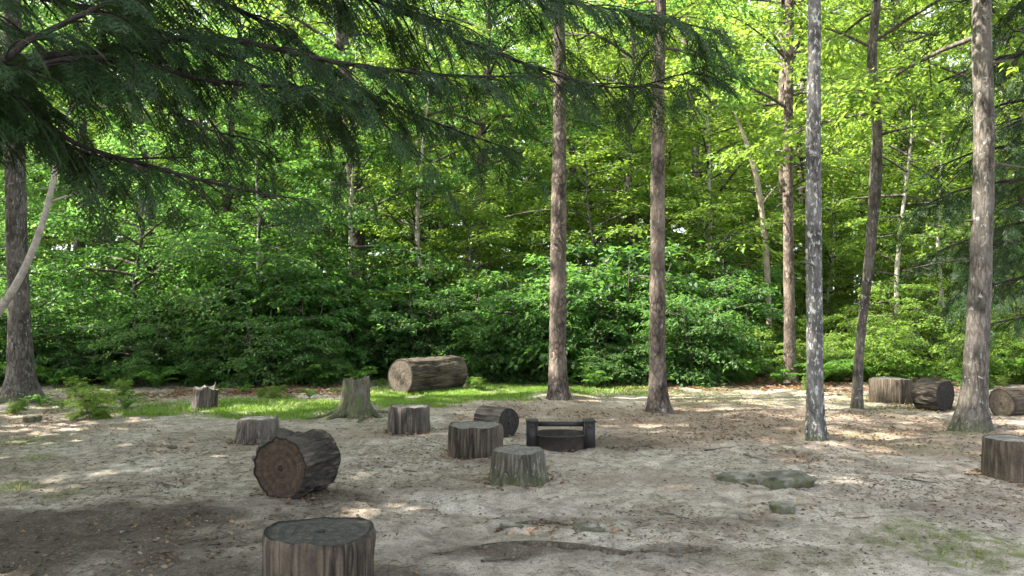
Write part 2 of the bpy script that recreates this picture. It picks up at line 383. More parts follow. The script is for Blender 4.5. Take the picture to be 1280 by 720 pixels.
def build_ground():
    def axis(a, b, step, far, n):
        core = np.arange(a, b + step / 2, step)
        g = np.geomspace(step * 1.2, far, n)
        return np.concatenate([(a - np.cumsum(np.diff(np.concatenate([[0], g]))))[::-1], core, b + np.cumsum(np.diff(np.concatenate([[0], g])))])
    xs = axis(-11.5, 11.5, .06, 400, 60); ys = axis(2.0, 17.6, .055, 400, 60)
    X, Y = np.meshgrid(xs, ys)
    Z = gz(X, Y)
    near = sstep(30, 20, np.abs(X)) * sstep(30, 22, Y) * sstep(-6, -2, Y)
    rough = fbm(X * 4.3, Y * 4.3, 0, 11, 4, .55)
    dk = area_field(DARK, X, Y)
    Z = Z + near * (.016 * rough + .011 * np.abs(fbm(X * 9, Y * 9, 0, 23, 2)) * (1 + 1.5 * dk))
    # trampled ruts and root ridges
    rid = np.exp(-(np.abs(fbm(X * .55, Y * 1.3, 0, 77, 3)) / .05) ** 2)
    Z = Z + near * .018 * rid * sstep(.0, .5, vnoise(X * .6, Y * .6, 0, 5) + .4)
    V = np.stack([X, Y, Z], -1).reshape(-1, 3)
    me = make_mesh('ground', V, [grid_quads(len(ys), len(xs), wrap=False)], smooth=True)
    attr(me, 'grass', np.maximum(area_field(GRASS, X, Y), area_field(GRASS_TUFT, X, Y)).ravel())
    attr(me, 'moss', area_field(MOSS, X, Y).ravel())
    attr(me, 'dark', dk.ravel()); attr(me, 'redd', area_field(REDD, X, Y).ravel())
    attr(me, 'wood', np.maximum(sstep(15.8, 18.5, Y + .6 * vnoise(X * .5, Y * .5, 0, 2)), sstep(11, 15, np.abs(X))).ravel())
    m, t, b, out = new_mat('ground_dirt'); g = NT(t)
    v = g.mapping((1, 1, 1), offset_random=False)
    def A(n): 
        a = t.nodes.new("ShaderNodeAttribute"); a.attribute_name = n; return a.outputs["Fac"]
    n5 = g.noise(v, 2.6, 8, .72, .6); n1 = g.noise(v, 1.1, 6, .6); n2 = g.noise(v, 6.5, 6, .65); n3 = g.noise(v, 38, 5, .7); n4 = g.noise(v, 120, 3, .6)
    c = g.ramp(n1, [(.3, (.235, .195, .157)), (.5, (.365, .318, .265)), (.7, (.48, .435, .375))])
    c = g.mix(g.ramp(n2, [(.42, (0,) * 3), (.66, (.8,) * 3)]), c, (.15, .122, .097))
    c = g.mix(g.ramp(n5, [(.52, (0,) * 3), (.68, (.7,) * 3)]), c, (.095, .074, .058))
    red = g.ramp(n2, [(.3, (.10, .066, .047)), (.55, (.21, .148, .11)), (.75, (.31, .24, .188))])
    c = g.mix(g.math('MULTIPLY', A('redd'), .75), c, red)
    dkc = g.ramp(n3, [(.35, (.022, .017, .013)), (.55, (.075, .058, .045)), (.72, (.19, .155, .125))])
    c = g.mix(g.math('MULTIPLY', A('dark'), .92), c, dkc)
    c = g.mix(A('wood'), c, g.ramp(n3, [(.35, (.02, .014, .009)), (.55, (.07, .045, .027)), (.75, (.15, .10, .06))]))
    mossc = g.ramp(n3, [(.3, (.045, .062, .018)), (.6, (.12, .145, .045)), (.8, (.22, .23, .09))])
    c = g.mix(g.math('MULTIPLY', A('moss'), g.ramp(n2, [(.38, (.05,) * 3), (.62, (1,) * 3)])), c, mossc)
    gc = g.ramp(n3, [(.3, (.06, .10, .02)), (.6, (.14, .20, .045)), (.8, (.25, .28, .10))])
    c = g.mix(g.math('MULTIPLY', A('grass'), .8), c, gc)
    # speckle: grit, bits of bark and pale chips
    c = g.mix(g.ramp(n4, [(.34, (.85,) * 3), (.46, (0,) * 3)]), c, (.035, .028, .022))
    c = g.mix(g.ramp(n3, [(.33, (.8,) * 3), (.46, (0,) * 3)]), c, (.06, .048, .038))
    c = g.mix(g.ramp(n4, [(.66, (0,) * 3), (.74, (.4,) * 3)]), c, (.36, .33, .29))
    g.link(c, b.inputs["Base Color"]); b.inputs["Roughness"].default_value = .95; b.inputs["Specular IOR Level"].default_value = .15
    bp = g.n("ShaderNodeBump", {"Strength": .9, "Distance": .03})
    g.link(g.math('ADD', g.math('MULTIPLY', n3, .6), g.math('ADD', g.math('MULTIPLY', n2, .7), g.math('MULTIPLY', n4, .25))), bp.inputs["Height"])
    g.link(bp.outputs[0], b.inputs["Normal"])
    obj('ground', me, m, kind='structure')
build_ground()

# ------------------------------------------------------------------ leaves
def leaf_quads(P, D, N, L, W, fold=.18, droop=.0):
    """two-triangle folded leaves: base P, direction D, face normal N, length L, width W"""
    D = unit(D); S = unit(np.cross(D, N)); N = np.cross(S, D)
    L = L[:, None]; W = W[:, None]
    b = P; tip = P + D * L - N * L * droop
    mid = P + D * L * .45
    l = mid + S * W * .5 + N * W * fold; r = mid - S * W * .5 + N * W * fold
    V = np.stack([b, r, tip, l], 1).reshape(-1, 3)
    i = np.arange(len(P))[:, None] * 4
    T = np.concatenate([i + [0, 1, 2], i + [0, 2, 3]])
    return V, T

def rand_unit(rng, n):
    v = rng.normal(size=(n, 3)); return unit(v)

def crown(rng, path, H, cb, R, nb, dens, ls, wood, leaves, prof=.7, up=(.15, .8), droop=.25, flat=.35, twigs=9, brad=.013):
    """limbs along the trunk path (function z -> xyz), twigs on the limbs, leaves along the twigs"""
    for i in range(nb):
        t = min(max((i + rng.random()) / nb, 0), .98)
        h = cb + (H - cb) * t; az = i * 2.39996 + rng.uniform(-.5, .5)
        pr = math.sin(math.pi * (.2 + .75 * t)) ** prof
        L = R * max(pr, .3) * rng.uniform(.5, 1.2)
        o = path(h); d0 = np.array([math.cos(az), math.sin(az), 0])
        u = up[0] + (up[1] - up[0]) * t + rng.uniform(-.3, .35)
        s = np.linspace(0, 1, 6)[:, None]
        side = np.array([-d0[1], d0[0], 0]) * rng.uniform(-.25, .25)
        B = o + L * (d0 * s + np.array([0, 0, 1]) * (u * s - droop * s ** 2.2) + side * s ** 2)
        r0 = brad * L + .006
        V, Q, T = tube(B, r0 * (1 - .85 * s[:, 0]), 5); wood.add(V, Q, T)
        segs = [(B, .35, 1.0)]
        for j in range(twigs):
            q = .22 + .76 * (j + rng.random()) / twigs
            k = q * 5; k0 = min(int(k), 4); b0 = B[k0] + (B[k0 + 1] - B[k0]) * (k - k0)
            bd = unit(B[k0 + 1] - B[k0]); sd = np.array([-bd[1], bd[0], 0]) * (1 if j % 2 else -1)
            td = unit(bd * rng.uniform(.4, .9) + sd * rng.uniform(.6, 1.1) + np.array([0, 0, rng.uniform(-.15, .3)]))
            tl = L * (.5 - .28 * q) * rng.uniform(.7, 1.25) + .12
            s3 = np.linspace(0, 1, 4)[:, None]
            TW = b0 + tl * (td * s3 - np.array([0, 0, .22]) * s3 ** 2)
            V, Q, T = tube(TW, .35 * r0 * (1 - .8 * s3[:, 0]) * (1 - .5 * q) + .002, 3, cap=False); wood.add(V, Q)
            segs.append((TW, .1, 1.0))
        for S, a, c in segs:
            ln = np.linalg.norm(S[-1] - S[0]); n = max(int(dens * ln), 3)
            q = a + (c - a) * rng.random(n) ** .8; k = q * (len(S) - 1); k0 = np.minimum(k.astype(int), len(S) - 2)
            p = S[k0] + (S[k0 + 1] - S[k0]) * (k - k0)[:, None]
            dd = unit(S[-1] - S[0]); sd = unit(np.array([-dd[1], dd[0], 0]) + 1e-6)
            sgn = rng.choice([-1, 1], n)[:, None]
            D = dd * rng.uniform(.2, 1, (n, 1)) + sd * sgn * rng.uniform(.3, 1.1, (n, 1)) + np.array([0, 0, 1]) * rng.uniform(-.75, .25, (n, 1))
            N = np.array([0, 0, 1]) + rng.normal(size=(n, 3)) * flat
            p = p + rng.normal(size=(n, 3)) * np.array([.8, .8, .45]) * ls * .9
            leaves.append((p, D, N, ls * rng.uniform(.65, 1.3, n)))
LITS = []      # (point, radius, share of leaves removed): gaps cut into the canopy so sun reaches chosen spots
def crown_mesh(name, leaves, wid=.58, origin=None, droop=.12):
    P, D, N = [np.concatenate([l[i] for l in leaves]) for i in range(3)]; L = np.concatenate([l[3] for l in leaves])
    if origin is not None and LITS:
        W = P + origin; keep = np.ones(len(P), bool); rr = np.random.default_rng(5).random(len(P))
        for c, r, pr in LITS:
            q = W - c; s = q @ SUN; d = np.linalg.norm(q - s[:, None] * SUN, axis=1)
            keep &= ~((s > .5) & (d < r * (.8 + .4 * vnoise(W[:, 0] * 2, W[:, 1] * 2, W[:, 2] * 2, 8) * .5)) & (rr < pr))
        P, D, N, L = P[keep], D[keep], N[keep], L[keep]
    V, T = leaf_quads(P, D, N, L, L * wid, droop=droop)
    return make_mesh(name, V, [T])

def trunk_tube(path_pts, radii, rng, k=28, n=None, ridge=.06, flare=.5, lobes=5, flare_h=.22):
    flare *= 1.25
    P = np.asarray(path_pts, float); n = n or max(int((P[-1, 2] - P[0, 2]) / .07), 12)
    C = spline(np.hstack([P, np.asarray(radii)[:, None]]), n)
    sd = int(rng.integers(1000)); ph = rng.uniform(0, 6.28)
    def disp(th, s):
        cx, cy = np.cos(th) * 3.2, np.sin(th) * 3.2
        r = 1 + ridge * fbm(cx * 2.2, cy * 2.2, s * 3.2, sd, 3) + .6 * ridge * np.abs(fbm(cx * 3.5, cy * 3.5, s * 9, sd + 7, 2)) + .05 * vnoise(cx * .3, cy * .3, s * .8, sd + 3)
        fl = flare * np.exp(-s / flare_h) * (.45 + .55 * np.cos(lobes * th / 1.0 + ph + .6 * np.sin(th * 2)) ** 2) + .18 * np.exp(-s / .7) * min(flare, 1)
        return r + fl
    return tube(C[:, :3], C[:, 3], k, disp), C

# ------------------------------------------------------------------ sawn logs and stumps
def log_seat(name, label, base, R, H, bark, face, seed, cat='stump', flare=0.0, axis=None, ridge=.05, group=None, oval=1.0, lean=(0, 0), top_rag=0.012, rcount=26, taper=0.0, both=False, spin=0.0, sink=.015):
    """base: ground point under the middle (upright) or under the near end's middle (lying, axis = horizontal direction)"""
    rng = np.random.default_rng(seed)
    k, n = 96, max(int(H / .018), 14)
    z = np.linspace(0, H, n)[:, None]; th = np.linspace(0, 2 * np.pi, k, endpoint=False)[None, :]
    cx, cy = np.cos(th), np.sin(th)
    shape = 1 + .05 * vnoise(cx * 1.1 + seed, cy * 1.1, 0, seed) + .03 * np.cos(th * 3 + seed)
    rid = np.abs(fbm(cx * rcount / 6.28 * 1.0, cy * rcount / 6.28, z * 2.2, seed, 3))
    rag = fbm(cx * 5, cy * 5, z * 9, seed + 5, 3)
    prof = 1 + flare * np.exp(-z / (H * .35)) * (.75 + .25 * np.cos(th * 5 + seed)) - taper * z / H
    de = np.minimum(H - z, z if axis is not None else H)
    r = R * shape * prof * (1 + ridge * (1.2 * rid - .5) * (1 - .75 * np.exp(-de / .025)) + .014 * rag)
    edge = 1 - .03 * np.exp(-(H - z) / .02) - (.03 * np.exp(-z / .02) if axis is not None else 0)
    r = r * edge
    zz = z + 0 * th
    if top_rag:
        tr = top_rag * (vnoise(cx * 2.2, cy * 2.2, 0, seed + 9) + .5 * vnoise(cx * 6, cy * 6, 0, seed + 10))
        zz = zz + tr * (z / H) ** 2
    X = r * cx * oval + lean[0] * z; Y = r * cy + lean[1] * z
    V = np.stack([X, Y, zz], -1).reshape(-1, 3)
    t = thing(name, label, cat, group=group)
    mb = MB(); mb.add(V, grid_quads(n, k))
    if not both:
        c = np.array([[0, 0, 0]]); j = np.arange(k); mb.add(np.vstack([V[:k], c]), None, np.stack([(j + 1) % k, j, np.full(k, k)], -1))
    bo = obj('bark', mb.mesh('bark', True), M[bark], t)
    def facemesh(ring, up):
        m = 14; c = ring.mean(0); VV = []; 
        for i in range(1, m + 1):
            f = i / m; p = c + (ring - c) * f
            bump = .006 * fbm(p[:, 0] * 14, p[:, 1] * 14, 0, seed + 20, 3) * (1 if i < m else 0) * (1 - f ** 6)
            p = p.copy(); p[:, 2] += bump - up * .004 * (i < m)
            VV.append(p)
        VV = np.concatenate(VV + [c[None]]); q = grid_quads(m, k)
        j = np.arange(k); T = np.stack([j, (j + 1) % k, np.full(k, m * k)], -1)
        if up > 0: T = T[:, ::1]; 
        else: q = q[:, ::-1]; T = T[:, ::-1]
        me = make_mesh('cut_face', VV, [q, T], True); attr(me, 'rim', np.concatenate([np.repeat(np.arange(1, m + 1) / m, k), [0]])); return me
    obj('cut_face', facemesh(V[-k:], 1), M[face], t)
    if both: obj('cut_face', facemesh(V[:k], -1), M[face if not isinstance(both, str) else both], t)
    if axis is None:
        t.location = base - np.array([0, 0, sink]); t.rotation_euler = (0, 0, spin)
    else:
        a = unit(np.array([axis[0], axis[1], axis[2] if len(axis) > 2 else 0.0]))
        t.location = base + np.array([0, 0, R * .985 - sink])
        zax = Vector(a); yax = Vector((0, 0, 1)); xax = yax.cross(zax).normalized(); yax = zax.cross(xax)
        rot = Matrix((xax, yax, zax)).transposed() @ Matrix.Rotation(spin, 3, 'Z')
        t.rotation_euler = rot.to_euler()
    return t
def Gc(px, py, R):
    p = G(px, py); d = unit(np.array([p[0], p[1]])); return onground(p[0] + d[0] * R, p[1] + d[1] * R)

# foreground stump, its base below the frame
p = at(402, 668, 3.95)
log_seat('stump', 'grey brown sawn stump with dark weathered flat top, half cut off by the frame', onground(p[0], p[1]), .285, .40, 'log_brown', 'grain_dark', 3, ridge=.05, sink=.01)
log_seat('log_round', 'thick short log lying on its side, brown end grain and deeply ridged dark bark', Gc(350, 626, .05), .268, .52, 'log_bark', 'grain_brown', 7, cat='log', axis=(math.sin(rad(19)), math.cos(rad(19))), ridge=.32, both=True, rcount=34)
log_seat('stump', 'low pale stump with widened foot behind the ridged lying log', Gc(321, 556, .27), .245, .30, 'log_weathered', 'grain_grey', 11, flare=.22, ridge=.06, taper=.04)
log_seat('stump', 'small leaning stump with a torn splinter on top, beside the leafy wood edge', Gc(254, 514, .2), .19, .36, 'log_weathered', 'grain_grey', 13, ridge=.06, lean=(.12, 0), top_rag=.05)
log_seat('stump', 'flat topped grey brown stump standing beside the rooted mossy stump', Gc(512, 544, .28), .275, .36, 'log_weathered', 'grain_grey', 17, ridge=.05, taper=.02)
log_seat('stump', 'wide brown stump standing between the fire ring and the grey flat topped stump', Gc(594, 575, .3), .295, .345, 'log_brown', 'grain_grey', 19, ridge=.035, oval=1.04)
log_seat('stump', 'squat mossy grey stump with widened foot standing in front of the fire ring', Gc(647, 611, .3), .25, .31, 'log_mossy', 'grain_grey', 23, flare=.22, ridge=.07, taper=.03)
log_seat('log_round', 'small dark log lying behind the brown stump, blackened round end facing the fire ring', onground(*(G(634, 549)[:2] + np.array([.02, .12]))), .195, .46, 'log_weathered', 'grain_black', 29, cat='log', axis=(-.74, .67), ridge=.07, both=True)
log_seat('log_round', 'huge fallen log section lying on the bright grass at the wood edge', Gc(500, 494, .12), .365, 1.65, 'log_brown', 'grain_pale', 31, cat='log', axis=(math.sin(rad(38)), math.cos(rad(38))), ridge=.07, both=True, rcount=30)
log_seat('stump', 'flat topped dark brown stump at the clearing side, cut by the frame edge', Gc(1271, 605, .3), .27, .385, 'log_brown', 'grain_grey', 37, ridge=.05)
log_seat('stump', 'brown upright log seat beside the flaking lying log near the wood', Gc(1114, 505, .34), .345, .44, 'log_brown', 'grain_grey', 41, ridge=.05)
log_seat('log_round', 'lying log with flaking bark and black end, between brown seat and tree', onground(*(G(1186, 515)[:2] + np.array([.03, .12]))), .265, .44, 'log_bark', 'grain_black', 43, cat='log', axis=(-.49, .87), ridge=.15, both=True)
log_seat('log_round', 'lying log with pale tan round end beyond the moss footed tree', Gc(1252, 522, .1), .225, .62, 'log_brown', 'grain_pale', 47, cat='log', axis=(math.sin(rad(70)), math.cos(rad(70))), ridge=.06, both=True)

def rooted_stump():
    base = Gc(443, 522, .25)
    t = thing('tree_stump', 'old rooted stump with jagged hollow top, moss and spreading roots', 'stump', base - np.array([0, 0, .02]))
    k, n = 96, 44; H = .56
    th = np.linspace(0, 2 * np.pi, k, endpoint=False)[None, :]; z = np.linspace(0, 1, n)[:, None]
    cx, cy = np.cos(th), np.sin(th)
    lob = np.cos(th * 2.5 + .5) ** 2 * .6 + np.abs(np.cos(th * 1.5 + 1.2)) * .4
    top = H * (1 + .06 * vnoise(cx * 1.3, cy * 1.3, 0, 3) + .05 * vnoise(cx * 6, cy * 6, 0, 4) + .05 * cx)
    zz = z * top
    r = .185 * (1 + .10 * vnoise(cx * 1.3, cy * 1.3, 0, 6)) + .20 * np.exp(-zz / .10) * lob + .05 * np.exp(-zz / .3)
    r = r * (1 + .09 * np.abs(fbm(cx * 4.5, cy * 4.5, zz * 2, 9, 3)) + .03 * fbm(cx * 6, cy * 6, zz * 12, 2, 3))
    V = np.stack([r * cx + .04 * zz, r * cy, zz], -1).reshape(-1, 3)
    obj('bark', make_mesh('bark', V, [grid_quads(n, k)], True), M['log_moss_old'], t)
    ring = V[-k:]; c = ring.mean(0) - np.array([0, 0, .10]); m = 8; VV = []
    for i in range(m):
        f = 1 - i / m; q = c + (ring - c) * f; q[:, 2] = ring[:, 2] * f ** .4 + c[2] * (1 - f ** .4) + .02 * vnoise(q[:, 0] * 22, q[:, 1] * 22, 0, 3) * (i > 0); VV.append(q)
    VV = np.concatenate(VV + [c[None]]); j = np.arange(k)
    obj('hollow_top', make_mesh('hollow_top', VV, [grid_quads(m, k), np.stack([(m - 1) * k + j, (m - 1) * k + (j + 1) % k, np.full(k, m * k)], -1)], True), M['log_weathered'], t)
    for i, (a, L) in enumerate(((-1.2, .55), (-.4, .5), (-2.1, .45), (.6, .6), (2.6, .5), (-2.8, .6))):
        s = np.linspace(0, 1, 10); d = np.array([math.cos(a), math.sin(a)])
        P = np.stack([d[0] * (.2 + L * s) + .05 * np.sin(s * 5 + i), d[1] * (.2 + L * s) + .05 * np.cos(s * 4 + i), .06 * (1 - s) - .01 - .05 * s ** 2], -1)
        V, Q, T = tube(P, .055 * (1 - .75 * s), 8); mb = MB(); mb.add(V, Q, T); obj('root', mb.mesh('root', True), M['log_mossy'], t)
rooted_stump()
def splinter():
    mb = MB(); s = np.linspace(0, 1, 6)[:, None]
    V, Q, T = tube(np.array([.15, .05, .33]) + s * np.array([.03, 0, .14]), .022 * (1 - .7 * s[:, 0]), 6); mb.add(V, Q, T)
    t = [o for o in COL.objects if o.get('label', '').startswith('small leaning stump')][0]
    obj('splinter', mb.mesh('splinter', True), M['log_weathered'], t)
splinter()

# ------------------------------------------------------------------ fire ring with its cooking grate
def fire_ring():
    R, H, W = .30, .17, .02
    f = G(699, 566); c = onground(f[0] + .03, f[1] + R)
    t = thing('fire_ring', 'dark steel campfire ring with two posts and a raised grate bar', 'fire ring', c)
    k = 64; th = np.linspace(0, 2 * np.pi, k, endpoint=False)
    prof = [(R, -.02), (R, H - .012), (R + .012, H - .006), (R + .010, H + .004), (R - W, H + .002), (R - W, -.02)]
    V = np.concatenate([np.stack([r * np.cos(th), r * np.sin(th), np.full(k, z) + .003 * np.sin(th * 3)], -1) for r, z in prof])
    obj('ring_wall', make_mesh('ring_wall', V, [grid_quads(len(prof), k)], True), M['steel_rust'], t)
    rr = np.linspace(.02, R - W - .002, 9)
    V = np.concatenate([np.stack([r * np.cos(th), r * np.sin(th), .035 + .03 * fbm(r * np.cos(th) * 9, r * np.sin(th) * 9, 0, 5, 3) + .02 * (1 - r / R)], -1) for r in rr])
    obj('ash_bed', make_mesh('ash_bed', V, [grid_quads(9, k)], True), M['ash'], t)
    for s in (-1, 1):                                  # wide square posts at the sides
        mb = MB(); x = s * (R + .03)
        V, Q = box((x, -.04, .150), (.125, .20, .33)); mb.add(V, Q)
        V, Q = box((x, -.04, .322), (.14, .215, .016)); mb.add(V, Q)
        V, Q = box((x - s * .06, -.146, .17), (.012, .012, .30)); mb.add(V, Q)
        post = obj('post', mb.mesh('post'), M['steel_black'], t)
        mb = MB(); V, Q, T = tube(np.array([[x, -.138, .27], [x, -.152, .27]]), [.018, .018], 12); mb.add(V, Q, T); obj('bolt', mb.mesh('bolt'), M['steel_rust'], post)
    mb = MB(); V, Q = box((0, -.06, .285), (2 * R + .0, .06, .05)); mb.add(V, Q); obj('crossbar', mb.mesh('crossbar'), M['steel_black'], t)
    for i in range(11):                                # grate bars lying back from the crossbar
        x = -.23 + i * .046; s = np.linspace(0, 1, 4)[:, None]
        P = np.array([x, -.035, .288]) + s * np.array([0, .27, -.03]); mb = MB(); V, Q, T = tube(P, [.006] * 4, 6); mb.add(V, Q, T)
        obj('grate_bar', mb.mesh('grate_bar', True), M['steel_black'], t)
    for i, (x, y, a, L) in enumerate(((-.08, -.12, .3, .22), (.07, -.05, 2.2, .26), (.0, .1, 1.0, .2))):
        s = np.linspace(-.5, .5, 6)[:, None]; P = np.array([x, y, .085]) + s * L * np.array([math.cos(a), math.sin(a), .1])
        mb = MB(); V, Q, T = tube(P, .026 + .006 * np.sin(np.arange(6) * 2), 8); mb.add(V, Q, T)
        tag(obj('charred_stick', mb.mesh('charred_stick', True), M['grain_black']), 'charred firewood stick lying on the ash inside the fire ring', 'firewood', 'charred sticks in the fire ring').location = c
fire_ring()

# ------------------------------------------------------------------ stones
def stone(px, py, sx, sy, sz, seed, label, group=None, name='flat_stone', sink=.40, yaw=0.0):
    b = Gc(px, py, sy * .5); n, k = 16, 26
    ph = np.linspace(-np.pi / 2, np.pi / 2, n)[:, None]; th = np.linspace(0, 2 * np.pi, k, endpoint=False)[None, :]
    d = np.stack([np.cos(ph) * np.cos(th), np.cos(ph) * np.sin(th), np.sin(ph) + 0 * th], -1)
    d = np.sign(d) * np.abs(d) ** .5
    r = 1 + .22 * vnoise(d[..., 0] * 1.6, d[..., 1] * 1.6, d[..., 2] * 1.6, seed) + .16 * fbm(d[..., 0] * 3, d[..., 1] * 3, d[..., 2] * 5, seed + 1, 5)
    V = (d * r[..., None] * np.array([sx / 2, sy / 2, sz / 2])).reshape(-1, 3)
    ca, sa = math.cos(yaw), math.sin(yaw); V = np.stack([V[:, 0] * ca - V[:, 1] * sa, V[:, 0] * sa + V[:, 1] * ca, V[:, 2]], -1)
    o = obj(name, make_mesh(name, V, [grid_quads(n, k)], False), M['stone'])
    o.location = b + np.array([0, 0, sz * (.5 - sink)]); tag(o, label, 'stone', group); return o
stone(978, 611, .46, .40, .15, 3, 'larger flat mossy stone half buried in the bare dirt', yaw=.3)
stone(926, 605, .40, .26, .09, 5, 'thin low stone touching the larger flat mossy stone', yaw=-.2)
stone(978, 642, .17, .13, .11, 7, 'small pointed stone poking out of the dirt on its own', name='small_stone')
stone(735, 667, .22, .13, .08, 9, 'low mossy stone sunk beside the exposed root', name='small_stone', sink=.55)
stone(640, 661, .18, .10, .06, 11, 'sunken stone nearly level with the dirt near the exposed root', name='small_stone', sink=.62)
stone(215, 562, .10, .08, .06, 13, 'fist sized pale stone on the trodden sand', name='small_stone')
stone(40, 528, .22, .2, .16, 15, 'pale stone beside the foot of the big mossy tree', name='small_stone')

# ------------------------------------------------------------------ exposed roots and fallen sticks
def root(pts, r, label, seed):
    rng = np.random.default_rng(seed)
    P = np.array([G(*q) for q in pts]); C = spline(P, 40); s = np.linspace(0, 1, 40)
    C[:, 2] = gz(C[:, 0], C[:, 1]) + r * (-.45 + .5 * vnoise(s * 6, seed, 0, seed)); C[:3, 2] -= r * 1.2; C[-3:, 2] -= r * 1.2
    V, Q, T = tube(C, r * (.6 + .4 * np.sin(np.pi * s)) * (1 + .2 * vnoise(s * 12, 0, 0, seed)), 12); mb = MB(); mb.add(V, Q, T)
    tag(obj('tree_root', mb.mesh('tree_root', True), M['log_brown']), label, 'root')
root([(470, 694), (560, 690), (660, 684), (760, 690), (860, 690), (950, 684)], .045, 'long exposed root winding across the dirt beyond the dark topped stump', 2)
root([(610, 668), (650, 656), (700, 655), (750, 668)], .028, 'short arched root beside the low mossy stone', 4)
root([(1045, 556), (1070, 565), (1105, 568)], .022, 'thin surface root running out from the lichen covered trunk', 6)
def sticks():
    lab = 'thin dead stick fallen on the bare dirt'
    rng = np.random.default_rng(12)
    S = [(1075, 527, 1130, 531), (1120, 524, 1180, 530), (1060, 533, 1095, 526), (190, 545, 240, 540), (245, 645, 252, 632), (420, 660, 470, 668), (520, 640, 565, 636), (820, 640, 860, 652), (800, 690, 850, 698),
         (1060, 650, 1110, 645), (880, 565, 920, 560), (150, 668, 210, 660), (40, 650, 90, 655), (600, 705, 650, 698), (1130, 600, 1170, 606), (700, 625, 740, 622), (200, 605, 225, 612), (930, 570, 960, 578), (1010, 620, 1050, 628), (480, 585, 520, 592)]
    for i, (a, b, c, d) in enumerate(S):
        p, q = G(a, b), G(c, d); s = np.linspace(0, 1, 7)[:, None]
        P = p + (q - p) * s; P[:, :2] += rng.normal(size=(7, 2)) * .012; P[:, 2] = gz(P[:, 0], P[:, 1]) + .016
        V, Q, T = tube(P, (.009 + .004 * rng.random()) * (1 - .6 * s[:, 0]), 6); mb = MB(); mb.add(V, Q, T)
        tag(obj('fallen_stick', mb.mesh('fallen_stick', True), M['bark_snag'] if i < 4 or i % 3 == 0 else M['bark_wood']), lab, 'stick', 'dead sticks on the clearing floor')
sticks()

# ------------------------------------------------------------------ where foliage is thinned to let sunlight in
def lit(px, py, r, pr=1.0): LITS.append((G(px, py), r, pr))
for px, py, r, pr in ((500, 494, 1.0, 1), (560, 492, 1.2, 1), (620, 491, 1.2, 1), (660, 490, .9, 1), (380, 508, .8, 1), (320, 512, .8, 1), (260, 514, .6, .9), (430, 503, .7, 1),
                      (465, 640, .30, 1), (505, 636, .24, 1), (672, 665, .26, 1), (150, 590, .3, .9), (560, 570, .25, .9), (860, 610, .3, .9), (1060, 600, .3, .9), (210, 556, .6, .6), (90, 565, .6, .4), (110, 505, .7, .8), (60, 612, .35, .7), (740, 490, .8, .9), (900, 487, .9, .8), (1010, 484, .9, .8),
                      (1100, 560, .6, .4)): lit(px, py, r, pr)
for px, py, Y, r in ((697, 450, 13.9, .5), (697, 380, 13.9, .5), (697, 300, 13.9, .5), (823, 470, 12.3, .45), (823, 380, 12.3, .5), (822, 250, 12.3, .5), (445, 490, 11.5, .35), (1018, 450, 9.4, .3), (1220, 440, 10.6, .4), (512, 505, 9.7, .35), (930, 250, 16, .6), (320, 520, 9.2, .35)):
    LITS.append((at(px, py, Y), r, .9))

# ------------------------------------------------------------------ trees that stand in the clearing
def path_fn(C):
    return lambda z: np.array([np.interp(z, C[:, 2], C[:, i]) for i in (0, 1)] + [z])
def near_tree(label, name, pix, Y, bark, seed, H=17, crown_kw=None, leaf='leaf_tall', flare=.6, lobes=5, ridge=.05, depth=None, leaf_w=.6, k=40):
    """pix: list of (px, py, half width px) up the trunk; base on the ground at depth Y"""
    rng = np.random.default_rng(seed)
    b = at(pix[0][0], pix[0][1], Y); base = onground(b[0], Y)
    pts = [base - np.array([0, 0, .06])]; rs = [.86 * pix[0][2] * Y / F]
    for px, py, hw in pix[1:]:
        pts.append(at(px, py, Y)); rs.append(.86 * hw * Y / F)
    slope = (pts[-1] - pts[-2]) / (pts[-1][2] - pts[-2][2])
    z0 = pts[-1][2]; r0 = rs[-1]
    for f in (.3, .6, 1.0):
        q = pts[-1] + slope * (H - z0) * (.3 if f < 1 else .4) * .6 + 0; q[2] = z0 + (H - z0) * f; pts.append(q); rs.append(r0 * (1 - .9 * f) + .01)
    pts = np.array(pts) - base
    (V, Q, T), C = trunk_tube(pts, rs, rng, k=k, n=int(H / .09), ridge=ridge, flare=flare, lobes=lobes)
    t = thing(name, label, 'tree', base)
    mb = MB(); mb.add(V, Q, T); obj('trunk', mb.mesh('trunk', True), M[bark], t)
    zs = np.sort(rng.uniform(1.6, 7.0, 9 if 'pine' in name else 5))
    for z in zs:
        a = rng.uniform(0, 6.28); i = int(np.argmin(np.abs(C[:, 2] - z))); L = rng.uniform(.08, .22) if rng.random() < .6 else rng.uniform(.4, .9); ss = np.linspace(0, 1, 6)[:, None]
        d = np.array([math.cos(a), math.sin(a), rng.uniform(-.1, .35)]); st = C[i, :3] + d * C[i, 3] * .8
        P = st + L * (d * ss + np.array([0, 0, -.2]) * ss ** 2 + rng.normal(size=3) * .1 * ss ** 2)
        sb = MB(); V, Q, T = tube(P, (.009 + .02 * rng.random()) * (1 - .6 * ss[:, 0]), 7); sb.add(V, Q, T); obj('branch_stub', sb.mesh('branch_stub', True), M['bark_wood'], t)
    if crown_kw:
        lv, wood = [], MB(); crown(rng, path_fn(C), H=H, wood=wood, leaves=lv, **crown_kw)
        obj('limbs', wood.mesh('limbs', True), M['bark_wood'], t)
        obj('crown', crown_mesh('crown', lv, leaf_w, origin=base), M[leaf], t)
    return t
CK = dict(R=3.4, nb=26, dens=34, ls=.12, up=(.2, .8), twigs=8)
